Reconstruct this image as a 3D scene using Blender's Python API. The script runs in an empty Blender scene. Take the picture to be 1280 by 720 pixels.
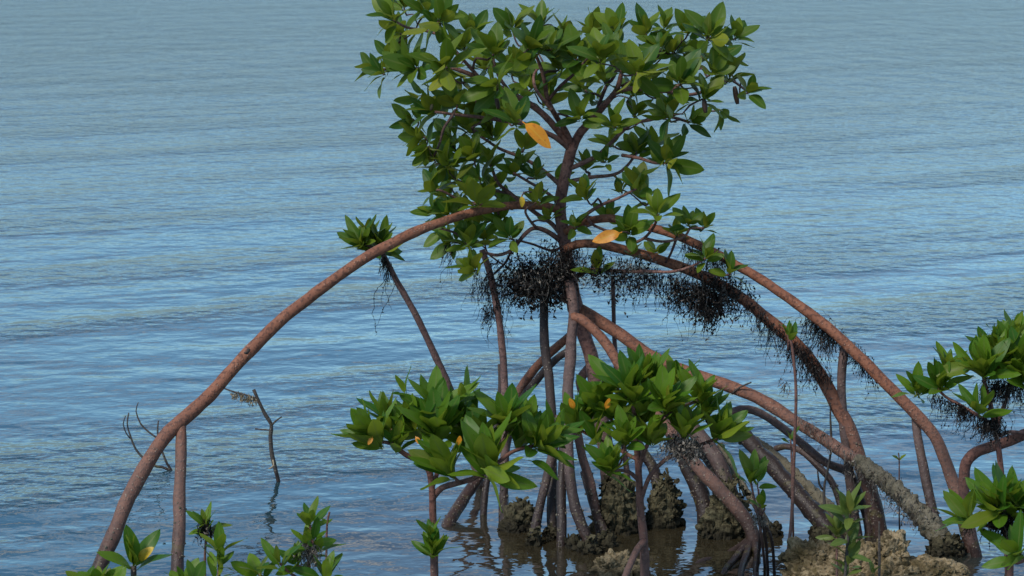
import bpy, math, random
from mathutils import Vector, Matrix, noise

# ------------------------------------------------------------------ camera, sky, sun, exposure
scene = bpy.context.scene
COL = scene.collection
CAM_H, PITCH, FPX = 2.0, math.radians(9.05), 3200.0      # 90 mm lens, 1280 px wide frame
cam_data = bpy.data.cameras.new('camera')
cam = bpy.data.objects.new('camera', cam_data)
COL.objects.link(cam)
cam.location = (0, 0, CAM_H)
cam.rotation_euler = (math.pi / 2 - PITCH, 0, 0)
cam_data.sensor_width = 36.0
cam_data.lens = 36.0 * FPX / 1280.0
cam_data.clip_start = 0.1
cam_data.clip_end = 3000
cam_data.dof.use_dof = True
cam_data.dof.focus_distance = 7.6
cam_data.dof.aperture_fstop = 14.0
scene.camera = cam

SUN_EL, SUN_AZ = math.radians(46), math.radians(-136)    # azimuth clockwise from +Y: from the left, a little behind the camera
sun_dir = Vector((math.sin(SUN_AZ) * math.cos(SUN_EL), math.cos(SUN_AZ) * math.cos(SUN_EL), math.sin(SUN_EL)))

world = bpy.data.worlds.new('World')
scene.world = world
world.use_nodes = True
wn, wl = world.node_tree.nodes, world.node_tree.links
wn.clear()
w_out = wn.new('ShaderNodeOutputWorld')
w_bg = wn.new('ShaderNodeBackground')
w_bg.inputs['Strength'].default_value = 0.11
sky = wn.new('ShaderNodeTexSky')
sky.sky_type = 'NISHITA'
sky.sun_disc = False
sky.sun_elevation = SUN_EL
sky.sun_rotation = SUN_AZ
sky.air_density = 1.0
sky.dust_density = 0.0
sky.ozone_density = 2.5
sky.altitude = 1500
# broken cloud over the whole sky
w_tc = wn.new('ShaderNodeTexCoord')
w_sep = wn.new('ShaderNodeSeparateXYZ')
wl.new(w_tc.outputs['Generated'], w_sep.inputs[0])
w_z = wn.new('ShaderNodeMath'); w_z.operation = 'ADD'; w_z.inputs[1].default_value = 0.22
wl.new(w_sep.outputs['Z'], w_z.inputs[0])
w_dx = wn.new('ShaderNodeMath'); w_dx.operation = 'DIVIDE'
w_dy = wn.new('ShaderNodeMath'); w_dy.operation = 'DIVIDE'
wl.new(w_sep.outputs['X'], w_dx.inputs[0]); wl.new(w_z.outputs[0], w_dx.inputs[1])
wl.new(w_sep.outputs['Y'], w_dy.inputs[0]); wl.new(w_z.outputs[0], w_dy.inputs[1])
w_cmb = wn.new('ShaderNodeCombineXYZ')
wl.new(w_dx.outputs[0], w_cmb.inputs[0]); wl.new(w_dy.outputs[0], w_cmb.inputs[1])
w_noise = wn.new('ShaderNodeTexNoise')
w_noise.inputs['Scale'].default_value = 2.6
w_noise.inputs['Detail'].default_value = 7
w_noise.inputs['Roughness'].default_value = 0.6
wl.new(w_cmb.outputs[0], w_noise.inputs['Vector'])
w_ramp = wn.new('ShaderNodeValToRGB')
w_ramp.color_ramp.elements[0].position = 0.49
w_ramp.color_ramp.elements[1].position = 0.66
w_ramp.color_ramp.elements[0].color = (0, 0, 0, 1)
w_ramp.color_ramp.elements[1].color = (0.8, 0.8, 0.8, 1)
wl.new(w_noise.outputs['Fac'], w_ramp.inputs[0])
w_mix0 = wn.new('ShaderNodeMix'); w_mix0.data_type = 'RGBA'
w_edge = wn.new('ShaderNodeMapRange'); w_edge.interpolation_type = 'SMOOTHSTEP'   # the cloud deck ends above a clear strip
wl.new(w_sep.outputs['Z'], w_edge.inputs['Value'])
w_edge.inputs['From Min'].default_value = 0.15; w_edge.inputs['From Max'].default_value = 0.32
w_deck = wn.new('ShaderNodeMath'); w_deck.operation = 'MULTIPLY'
wl.new(w_ramp.outputs['Color'], w_deck.inputs[0]); wl.new(w_edge.outputs[0], w_deck.inputs[1])
wl.new(w_deck.outputs[0], w_mix0.inputs['Factor'])
w_tint = wn.new('ShaderNodeMix'); w_tint.data_type = 'RGBA'; w_tint.blend_type = 'MULTIPLY'   # the photograph's cool colour balance, the whole sky alike
w_tint.inputs['Factor'].default_value = 1.0
w_tint.inputs['B'].default_value = (0.86, 1.06, 1.06, 1)
wl.new(sky.outputs['Color'], w_tint.inputs['A'])
wl.new(w_tint.outputs['Result'], w_mix0.inputs['A'])
w_mix0.inputs['B'].default_value = (8.0, 7.3, 6.1, 1)
# a distant blue-grey bank of cloud low down all round the horizon, its top frayed
w_fray = wn.new('ShaderNodeMath'); w_fray.operation = 'MULTIPLY_ADD'
wl.new(w_noise.outputs['Fac'], w_fray.inputs[0])
w_fray.inputs[1].default_value = -0.16; wl.new(w_sep.outputs['Z'], w_fray.inputs[2])
w_low = wn.new('ShaderNodeMapRange'); w_low.interpolation_type = 'SMOOTHSTEP'
wl.new(w_fray.outputs[0], w_low.inputs['Value'])
w_low.inputs['From Min'].default_value = 0.03; w_low.inputs['From Max'].default_value = -0.05
w_low.inputs['To Min'].default_value = 0.0; w_low.inputs['To Max'].default_value = 0.9
w_shade = wn.new('ShaderNodeMapRange'); w_shade.interpolation_type = 'SMOOTHSTEP'
wl.new(w_sep.outputs['Z'], w_shade.inputs['Value'])
w_shade.inputs['From Min'].default_value = 0.02; w_shade.inputs['From Max'].default_value = 0.16
w_cc = wn.new('ShaderNodeMix'); w_cc.data_type = 'RGBA'
wl.new(w_shade.outputs[0], w_cc.inputs['Factor'])
w_cc.inputs['A'].default_value = (1.3, 2.0, 2.45, 1)
w_cc.inputs['B'].default_value = (2.3, 3.3, 4.0, 1)
w_mix = wn.new('ShaderNodeMix'); w_mix.data_type = 'RGBA'
wl.new(w_low.outputs[0], w_mix.inputs['Factor'])
wl.new(w_mix0.outputs['Result'], w_mix.inputs['A'])
wl.new(w_cc.outputs['Result'], w_mix.inputs['B'])
wl.new(w_mix.outputs['Result'], w_bg.inputs['Color'])
wl.new(w_bg.outputs['Background'], w_out.inputs['Surface'])

sun_data = bpy.data.lights.new('sun', 'SUN')
sun_data.energy = 2.0
sun_data.angle = math.radians(11)
sun_data.color = (1.0, 0.93, 0.84)
sun = bpy.data.objects.new('sun', sun_data)
COL.objects.link(sun)
sun.rotation_euler = sun_dir.to_track_quat('Z', 'Y').to_euler()

scene.view_settings.view_transform = 'Standard'
scene.view_settings.look = 'None'
scene.view_settings.gamma = 1.0
scene.view_settings.use_curve_mapping = False
scene.view_settings.exposure = 0.55

# ------------------------------------------------------------------ placing helpers
CT, ST = math.cos(PITCH), math.sin(PITCH)

def ray(px, py):
    u, v = (px - 640) / FPX, (360 - py) / FPX
    return Vector((u, CT + v * ST, -ST + v * CT))

def at(px, py, Y):
    d = ray(px, py)
    return Vector((0, 0, CAM_H)) + d * (Y / d.y)

def on_water(px, py, z=0.0):
    d = ray(px, py)
    return Vector((0, 0, CAM_H)) + d * ((z - CAM_H) / d.z)

def shore_height(x, y):
    t = min(1.0, max(0.0, (7.25 - y) / 4.2))
    h = -0.34 + 0.62 * t
    return h + 0.04 * noise.noise(Vector((x * 1.3, y * 1.3, 0))) + 0.015 * noise.noise(Vector((x * 6, y * 6, 3)))

# ------------------------------------------------------------------ object helpers
def tag(o, label=None, cat=None, group=None, kind=None):
    if label: o['label'] = label
    if cat: o['category'] = cat
    if group: o['group'] = group
    if kind: o['kind'] = kind
    return o

def empty(name, loc):
    o = bpy.data.objects.new(name, None)
    o.empty_display_size = 0.05
    o.location = loc
    COL.objects.link(o)
    return o

class MB:
    """collects vertices, faces and uvs for one mesh"""
    def __init__(self):
        self.v, self.f, self.uv = [], [], []
    def add(self, v, f, uv=None):
        b = len(self.v)
        self.v.extend(v)
        self.f.extend([tuple(i + b for i in q) for q in f])
        self.uv.extend(uv if uv else [(0.5, 0.5)] * len(v))
    def mesh(self, name, mat, smooth=True, origin=None):
        me = bpy.data.meshes.new(name)
        o = origin if origin is not None else Vector((0, 0, 0))
        me.from_pydata([(p[0] - o[0], p[1] - o[1], p[2] - o[2]) for p in self.v], [], self.f)
        uvl = me.uv_layers.new(name='uv')
        loops = [0] * len(me.loops)
        me.loops.foreach_get('vertex_index', loops)
        flat = [c for i in loops for c in self.uv[i]]
        uvl.data.foreach_set('uv', flat)
        if smooth:
            me.polygons.foreach_set('use_smooth', [True] * len(me.polygons))
        me.materials.append(mat)
        me.update()
        return me
    def build(self, name, mat, parent=None, smooth=True):
        """parent: an Empty with no rotation (or a mesh whose own offset is given by its location chain)"""
        org = world_loc(parent) if parent else Vector((0, 0, 0))
        me = self.mesh(name, mat, smooth, org)
        o = bpy.data.objects.new(name, me)
        COL.objects.link(o)
        if parent: o.parent = parent
        return o

def world_loc(o):
    p = Vector(o.location)
    while o.parent:
        o = o.parent
        p += Vector(o.location)
    return p

def catmull(pts, rs, step=0.02):
    out, rr = [], []
    n = len(pts)
    for i in range(n - 1):
        p0, p1, p2, p3 = pts[max(i - 1, 0)], pts[i], pts[i + 1], pts[min(i + 2, n - 1)]
        m = max(2, int((p2 - p1).length / step))
        for k in range(m):
            t = k / m
            t2, t3 = t * t, t * t * t
            q = 0.5 * ((2 * p1) + (p2 - p0) * t + (2 * p0 - 5 * p1 + 4 * p2 - p3) * t2 + (3 * p1 - p0 - 3 * p2 + p3) * t3)
            out.append(q)
            rr.append(rs[i] + (rs[i + 1] - rs[i]) * t)
    out.append(pts[-1]); rr.append(rs[-1])
    return out, rr

def tube(mb, pts, rs, seg=9, rough=0.06, seed=0.0, cap=True, freq=28.0, joint=True):
    n = len(pts)
    v, f, uv = [], [], []
    t = (pts[1] - pts[0]).normalized()
    up = Vector((0, -1, 0.3)) if abs(t.y) < 0.8 else Vector((1, 0, 0))
    a = (up - t * up.dot(t)).normalized()
    L = 0
    for i, p in enumerate(pts):
        if i: L += (p - pts[i - 1]).length
        t = (pts[min(i + 1, n - 1)] - pts[max(i - 1, 0)]).normalized()
        a = (a - t * a.dot(t)).normalized()
        b = t.cross(a)
        for k in range(seg):
            th = 2 * math.pi * k / seg
            d = a * math.cos(th) + b * math.sin(th)
            q = p + d * rs[i]
            r = rs[i] * (1 + rough * 1.6 * noise.noise(q * freq + Vector((seed, 0, 0))) + rough * noise.noise(q * freq * 2.7 + Vector((0, seed, 0))))
            v.append(p + d * r)
            uv.append((k / seg, L))
    for i in range(n - 1):
        for k in range(seg):
            k2 = (k + 1) % seg
            f.append((i * seg + k, i * seg + k2, (i + 1) * seg + k2, (i + 1) * seg + k))
    if cap:
        f.append(tuple(range(seg - 1, -1, -1)))
        f.append(tuple((n - 1) * seg + k for k in range(seg)))
    mb.add(v, f, uv)

def path(pts, Y0, Y1=None, r0=6, r1=6, mid=None, sink=0.16, step=0.02):
    """pixel polyline -> world polyline with radii (given in pixels at that depth).
    Y1 None: the last point stands on the water and the path goes on below it. mid: Y halfway."""
    ground = Y1 is None
    if ground: Y1 = on_water(*pts[-1]).y
    acc = [0]
    for i in range(1, len(pts)):
        acc.append(acc[-1] + math.dist(pts[i], pts[i - 1]))
    W, R = [], []
    for (px, py), s in zip(pts, acc):
        t = s / acc[-1]
        if mid is None: Y = Y0 + (Y1 - Y0) * t
        else: Y = Y0 * (1 - t) * (1 - 2 * t) + mid * 4 * t * (1 - t) + Y1 * t * (2 * t - 1)
        W.append(at(px, py, Y))
        R.append((r0 + (r1 - r0) * t) * Y / FPX)
    if ground:
        d = (W[-1] - W[-2]).normalized()
        d = (d + Vector((0, 0, -0.5))).normalized()
        W.append(W[-1] + d * sink); R.append(R[-1])
    return catmull(W, R, step)

# ------------------------------------------------------------------ materials
def new_mat(name):
    m = bpy.data.materials.new(name)
    m.use_nodes = True
    nt = m.node_tree
    nt.nodes.clear()
    out = nt.nodes.new('ShaderNodeOutputMaterial')
    return m, nt.nodes, nt.links, out

def nd(nodes, kind, **kw):
    n = nodes.new(kind)
    for k, v in kw.items():
        if k in n.inputs: n.inputs[k].default_value = v
        else: setattr(n, k, v)
    return n

def math_node(nodes, links, op, a, b=None, clamp=False):
    n = nodes.new('ShaderNodeMath'); n.operation = op; n.use_clamp = clamp
    for i, x in enumerate((a, b)):
        if x is None: continue
        if isinstance(x, (int, float)): n.inputs[i].default_value = x
        else: links.new(x, n.inputs[i])
    return n.outputs[0]

def mixc(nodes, links, fac, a, b):
    n = nodes.new('ShaderNodeMix'); n.data_type = 'RGBA'
    for key, x in (('Factor', fac), ('A', a), ('B', b)):
        if isinstance(x, (int, float)): n.inputs[key].default_value = x
        elif isinstance(x, tuple): n.inputs[key].default_value = (x + (1,))[:4]
        else: links.new(x, n.inputs[key])
    return n.outputs['Result']

def ramp(nodes, links, x, a, b):
    n = nodes.new('ShaderNodeMapRange')
    n.interpolation_type = 'SMOOTHSTEP'
    links.new(x, n.inputs['Value'])
    n.inputs['From Min'].default_value = a
    n.inputs['From Max'].default_value = b
    return n.outputs['Result']

def leaf_material(name, top, top2, under, under2, trans=0.22):
    m, N, L, out = new_mat(name)
    geo = nd(N, 'ShaderNodeNewGeometry')
    oi = nd(N, 'ShaderNodeObjectInfo')
    rnd = math_node(N, L, 'FRACT', math_node(N, L, 'ADD', oi.outputs['Random'], geo.outputs['Random Per Island']))
    rnd2 = math_node(N, L, 'FRACT', math_node(N, L, 'MULTIPLY', rnd, 7.31))
    ct = mixc(N, L, rnd, top, top2)
    cu = mixc(N, L, rnd2, under, under2)
    c = mixc(N, L, geo.outputs['Backfacing'], ct, cu)
    # midrib and faint side veins from the leaf's own uv
    uv = nd(N, 'ShaderNodeUVMap', uv_map='uv')
    sep = nd(N, 'ShaderNodeSeparateXYZ')
    L.new(uv.outputs[0], sep.inputs[0])
    du = math_node(N, L, 'ABSOLUTE', math_node(N, L, 'SUBTRACT', sep.outputs['X'], 0.5))
    rib = math_node(N, L, 'SUBTRACT', 1.0, ramp(N, L, du, 0.02, 0.075))
    c = mixc(N, L, math_node(N, L, 'MULTIPLY', rib, 0.6), c, (0.17, 0.22, 0.05))
    # blotches, yellowed tips
    tc = nd(N, 'ShaderNodeTexCoord')
    ns = nd(N, 'ShaderNodeTexNoise', Scale=38.0, Detail=3.0)
    L.new(tc.outputs['Object'], ns.inputs['Vector'])
    blot = ramp(N, L, ns.outputs['Fac'], 0.5, 0.8)
    c = mixc(N, L, math_node(N, L, 'MULTIPLY', blot, 0.25), c, (0.12, 0.13, 0.02))
    age = ramp(N, L, rnd2, 0.86, 1.0)
    c = mixc(N, L, math_node(N, L, 'MULTIPLY', age, 0.4), c, (0.2, 0.17, 0.02))
    bs = nd(N, 'ShaderNodeBsdfPrincipled', Roughness=0.42)
    L.new(c, bs.inputs['Base Color'])
    bs.inputs['Specular IOR Level'].default_value = 0.32
    side = nd(N, 'ShaderNodeTexWave', Scale=14.0, Distortion=1.5)
    side.bands_direction = 'Y'
    L.new(uv.outputs[0], side.inputs['Vector'])
    bump = nd(N, 'ShaderNodeBump', Strength=0.12, Distance=0.002)
    L.new(side.outputs['Fac'], bump.inputs['Height'])
    L.new(bump.outputs[0], bs.inputs['Normal'])
    tr = nd(N, 'ShaderNodeBsdfTranslucent')
    tcx = mixc(N, L, 0.5, c, (0.2, 0.3, 0.02))
    L.new(tcx, tr.inputs['Color'])
    mx = nd(N, 'ShaderNodeMixShader', Fac=trans)
    L.new(bs.outputs[0], mx.inputs[1]); L.new(tr.outputs[0], mx.inputs[2])
    L.new(mx.outputs[0], out.inputs['Surface'])
    return m

M = {}
M['leaf'] = leaf_material('mangrove_leaf', (0.028, 0.10, 0.012), (0.15, 0.22, 0.015), (0.18, 0.235, 0.018), (0.28, 0.29, 0.028), 0.38)
M['leaf_young'] = leaf_material('bright_mangrove_leaf', (0.034, 0.13, 0.012), (0.14, 0.255, 0.015), (0.17, 0.27, 0.02), (0.25, 0.31, 0.026), 0.42)
M['leaf_pale'] = leaf_material('pale_seedling_leaf', (0.07, 0.13, 0.03), (0.14, 0.18, 0.035), (0.13, 0.17, 0.04), (0.2, 0.21, 0.04))

def plain_leaf(name, col):
    m, N, L, out = new_mat(name)
    tc = nd(N, 'ShaderNodeTexCoord')
    ns = nd(N, 'ShaderNodeTexNoise', Scale=9.0, Detail=4.0)
    L.new(tc.outputs['Object'], ns.inputs['Vector'])
    c = mixc(N, L, ramp(N, L, ns.outputs['Fac'], 0.5, 0.75), col, (col[0] * 0.75, col[1] * 0.6, col[2]))
    uv = nd(N, 'ShaderNodeUVMap', uv_map='uv')
    sep = nd(N, 'ShaderNodeSeparateXYZ'); L.new(uv.outputs[0], sep.inputs[0])
    du = math_node(N, L, 'ABSOLUTE', math_node(N, L, 'SUBTRACT', sep.outputs['X'], 0.5))
    rib = math_node(N, L, 'SUBTRACT', 1.0, ramp(N, L, du, 0.02, 0.06))
    c = mixc(N, L, math_node(N, L, 'MULTIPLY', rib, 0.5), c, (0.75, 0.45, 0.05))
    bs = nd(N, 'ShaderNodeBsdfPrincipled', Roughness=0.45)
    L.new(c, bs.inputs['Base Color'])
    tr = nd(N, 'ShaderNodeBsdfTranslucent'); L.new(c, tr.inputs['Color'])
    mx = nd(N, 'ShaderNodeMixShader', Fac=0.25)
    L.new(bs.outputs[0], mx.inputs[1]); L.new(tr.outputs[0], mx.inputs[2])
    L.new(mx.outputs[0], out.inputs['Surface'])
    return m
M['leaf_orange'] = plain_leaf('orange_dying_leaf', (0.78, 0.30, 0.015))
M['leaf_yellow'] = plain_leaf('yellow_dying_leaf', (0.62, 0.42, 0.03))

def bark_material(name, col, col2, wet_top=0.30, wet=(0.028, 0.019, 0.017), grey=(0.13, 0.095, 0.085), grey_amt=0.55, dots=0.6, bump_s=0.5):
    """bark: reddish above, greyed lower down, a wet black tide band with barnacle specks at the waterline"""
    m, N, L, out = new_mat(name)
    geo = nd(N, 'ShaderNodeNewGeometry')
    sep = nd(N, 'ShaderNodeSeparateXYZ'); L.new(geo.outputs['Position'], sep.inputs[0])
    n1 = nd(N, 'ShaderNodeTexNoise', Scale=14.0, Detail=6.0, Roughness=0.65)
    L.new(geo.outputs['Position'], n1.inputs['Vector'])
    n2 = nd(N, 'ShaderNodeTexNoise', Scale=90.0, Detail=4.0, Roughness=0.6)
    L.new(geo.outputs['Position'], n2.inputs['Vector'])
    oi = nd(N, 'ShaderNodeObjectInfo')
    c = mixc(N, L, ramp(N, L, n1.outputs['Fac'], 0.3, 0.72), col, col2)
    c = mixc(N, L, math_node(N, L, 'MULTIPLY', ramp(N, L, n2.outputs['Fac'], 0.49, 0.60), 0.75), c, (col[0] * 0.35, col[1] * 0.35, col[2] * 0.4))
    c = mixc(N, L, math_node(N, L, 'MULTIPLY', oi.outputs['Random'], 0.35), c, grey)
    # lenticels: raised pale specks
    vo = nd(N, 'ShaderNodeTexVoronoi', Scale=75.0)
    L.new(geo.outputs['Position'], vo.inputs['Vector'])
    vsel = ramp(N, L, n1.outputs['Fac'], 0.42, 0.58)
    spot = math_node(N, L, 'MULTIPLY', math_node(N, L, 'SUBTRACT', 1.0, ramp(N, L, vo.outputs['Distance'], 0.12, 0.28)), vsel)
    c = mixc(N, L, math_node(N, L, 'MULTIPLY', spot, dots * 0.8), c, (0.42, 0.27, 0.2))
    # weathered grey zone and tide band
    zz = math_node(N, L, 'ADD', sep.outputs['Z'], math_node(N, L, 'MULTIPLY', math_node(N, L, 'SUBTRACT', n1.outputs['Fac'], 0.5), 0.22))
    gz = math_node(N, L, 'SUBTRACT', 1.0, ramp(N, L, zz, wet_top, wet_top + 0.30))
    c = mixc(N, L, math_node(N, L, 'MULTIPLY', gz, grey_amt), c, grey)
    wz = math_node(N, L, 'SUBTRACT', 1.0, ramp(N, L, zz, wet_top * 0.25, wet_top * 0.85))
    c = mixc(N, L, math_node(N, L, 'MULTIPLY', wz, 0.82), c, wet)
    v2 = nd(N, 'ShaderNodeTexVoronoi', Scale=80.0)
    L.new(geo.outputs['Position'], v2.inputs['Vector'])
    n3 = nd(N, 'ShaderNodeTexNoise', Scale=22.0, Detail=3.0)
    L.new(geo.outputs['Position'], n3.inputs['Vector'])
    barn = math_node(N, L, 'MULTIPLY', math_node(N, L, 'SUBTRACT', 1.0, ramp(N, L, v2.outputs['Distance'], 0.12, 0.30)), ramp(N, L, n3.outputs['Fac'], 0.40, 0.55))
    barn = math_node(N, L, 'MULTIPLY', barn, gz)
    c = mixc(N, L, math_node(N, L, 'MULTIPLY', barn, 0.62), c, (0.33, 0.28, 0.22))
    alg = math_node(N, L, 'MULTIPLY', ramp(N, L, n3.outputs['Fac'], 0.58, 0.7), math_node(N, L, 'MULTIPLY', wz, 0.6))
    c = mixc(N, L, alg, c, (0.12, 0.105, 0.04))
    bs = nd(N, 'ShaderNodeBsdfPrincipled', Roughness=0.62)
    bs.inputs['Specular IOR Level'].default_value = 0.3
    L.new(c, bs.inputs['Base Color'])
    rg = math_node(N, L, 'SUBTRACT', 0.68, math_node(N, L, 'MULTIPLY', wz, 0.25))
    L.new(rg, bs.inputs['Roughness'])
    h = math_node(N, L, 'ADD', math_node(N, L, 'MULTIPLY', n2.outputs['Fac'], 0.8), math_node(N, L, 'ADD', math_node(N, L, 'MULTIPLY', spot, 0.6), math_node(N, L, 'MULTIPLY', barn, 1.2)))
    bump = nd(N, 'ShaderNodeBump', Strength=bump_s, Distance=0.008)
    L.new(h, bump.inputs['Height'])
    L.new(bump.outputs[0], bs.inputs['Normal'])
    L.new(bs.outputs[0], out.inputs['Surface'])
    return m

M['root'] = bark_material('red_mangrove_root', (0.235, 0.084, 0.042), (0.33, 0.13, 0.068), wet_top=0.24)
M['bark'] = bark_material('mangrove_trunk_bark', (0.16, 0.07, 0.055), (0.27, 0.145, 0.115), wet_top=0.3)
M['root_grey'] = bark_material('weathered_root', (0.095, 0.052, 0.043), (0.20, 0.12, 0.10), wet_top=0.40, grey=(0.125, 0.09, 0.082))
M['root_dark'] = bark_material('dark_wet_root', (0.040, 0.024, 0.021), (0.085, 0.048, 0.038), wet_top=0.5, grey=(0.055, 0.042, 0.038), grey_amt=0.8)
M['twig'] = bark_material('twig_bark', (0.085, 0.040, 0.036), (0.135, 0.070, 0.060), wet_top=0.05, dots=0.3)
M['stem'] = bark_material('sapling_stem_bark', (0.15, 0.062, 0.045), (0.20, 0.09, 0.065), wet_top=0.05, dots=0.5)
M['dead'] = bark_material('dead_wood', (0.026, 0.021, 0.018), (0.075, 0.06, 0.052), wet_top=0.06, dots=0.2, grey=(0.09, 0.08, 0.07))
M['crust_root'] = bark_material('algae_crusted_root', (0.075, 0.062, 0.034), (0.23, 0.20, 0.15), wet_top=0.10, wet=(0.055, 0.046, 0.028), grey=(0.17, 0.155, 0.11), dots=0.5, bump_s=1.0)

def weed_material(name, dark, pale, amount):
    m, N, L, out = new_mat(name)
    geo = nd(N, 'ShaderNodeNewGeometry')
    r = geo.outputs['Random Per Island']
    c = mixc(N, L, ramp(N, L, r, 1 - amount - 0.1, 1 - amount + 0.1), dark, pale)
    bs = nd(N, 'ShaderNodeBsdfPrincipled', Roughness=0.75)
    bs.inputs['Specular IOR Level'].default_value = 0.2
    L.new(c, bs.inputs['Base Color'])
    L.new(bs.outputs[0], out.inputs['Surface'])
    return m
M['weed'] = weed_material('dried_black_seaweed', (0.012, 0.010, 0.009), (0.13, 0.11, 0.095), 0.16)
M['weed_grey'] = weed_material('bleached_root_fibre', (0.035, 0.028, 0.024), (0.24, 0.21, 0.175), 0.6)
M['weed_tan'] = weed_material('tan_algae', (0.20, 0.155, 0.09), (0.34, 0.28, 0.18), 0.5)

def rock_material(name, a, b, dark, moss):
    m, N, L, out = new_mat(name)
    geo = nd(N, 'ShaderNodeNewGeometry')
    n1 = nd(N, 'ShaderNodeTexNoise', Scale=9.0, Detail=8.0, Roughness=0.7)
    n2 = nd(N, 'ShaderNodeTexNoise', Scale=55.0, Detail=6.0, Roughness=0.7)
    vo = nd(N, 'ShaderNodeTexVoronoi', Scale=60.0)
    for n in (n1, n2, vo): L.new(geo.outputs['Position'], n.inputs['Vector'])
    sep = nd(N, 'ShaderNodeSeparateXYZ'); L.new(geo.outputs['Position'], sep.inputs[0])
    c = mixc(N, L, ramp(N, L, n1.outputs['Fac'], 0.35, 0.65), a, b)
    n4 = nd(N, 'ShaderNodeTexNoise', Scale=26.0, Detail=7.0, Roughness=0.75)
    L.new(geo.outputs['Position'], n4.inputs['Vector'])
    c = mixc(N, L, math_node(N, L, 'MULTIPLY', ramp(N, L, n2.outputs['Fac'], 0.48, 0.62), 0.8), c, moss)
    c = mixc(N, L, math_node(N, L, 'MULTIPLY', ramp(N, L, n4.outputs['Fac'], 0.50, 0.60), 0.85), c, tuple(0.4 * m_ + 0.6 * d_ for m_, d_ in zip(moss, dark)))
    pit = math_node(N, L, 'SUBTRACT', 1.0, ramp(N, L, vo.outputs['Distance'], 0.05, 0.3))
    c = mixc(N, L, math_node(N, L, 'MULTIPLY', math_node(N, L, 'MULTIPLY', pit, ramp(N, L, n1.outputs['Fac'], 0.45, 0.6)), 0.85), c, dark)
    wz = math_node(N, L, 'SUBTRACT', 1.0, ramp(N, L, sep.outputs['Z'], 0.005, 0.06))
    c = mixc(N, L, math_node(N, L, 'MULTIPLY', wz, 0.7), c, dark)
    bs = nd(N, 'ShaderNodeBsdfPrincipled', Roughness=0.85)
    bs.inputs['Specular IOR Level'].default_value = 0.2
    L.new(c, bs.inputs['Base Color'])
    bump = nd(N, 'ShaderNodeBump', Strength=0.9, Distance=0.008)
    h = math_node(N, L, 'SUBTRACT', n2.outputs['Fac'], math_node(N, L, 'MULTIPLY', pit, 0.5))
    L.new(h, bump.inputs['Height'])
    L.new(bump.outputs[0], bs.inputs['Normal'])
    L.new(bs.outputs[0], out.inputs['Surface'])
    return m
M['rock'] = rock_material('pitted_shore_rock', (0.36, 0.28, 0.17), (0.11, 0.08, 0.036), (0.022, 0.017, 0.010), (0.085, 0.066, 0.026))
M['oyster'] = rock_material('oyster_crust', (0.135, 0.12, 0.068), (0.042, 0.035, 0.019), (0.008, 0.007, 0.005), (0.035, 0.03, 0.015))
M['shell'] = rock_material('barnacle_shell', (0.20, 0.18, 0.14), (0.14, 0.12, 0.09), (0.05, 0.04, 0.03), (0.12, 0.10, 0.06))
M['mud'] = rock_material('shore_mud', (0.13, 0.10, 0.065), (0.09, 0.068, 0.042), (0.03, 0.023, 0.015), (0.07, 0.06, 0.03))
M['bud'] = bark_material('brown_bud', (0.16, 0.065, 0.03), (0.2, 0.09, 0.045), wet_top=0.0, dots=0.1)

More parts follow.
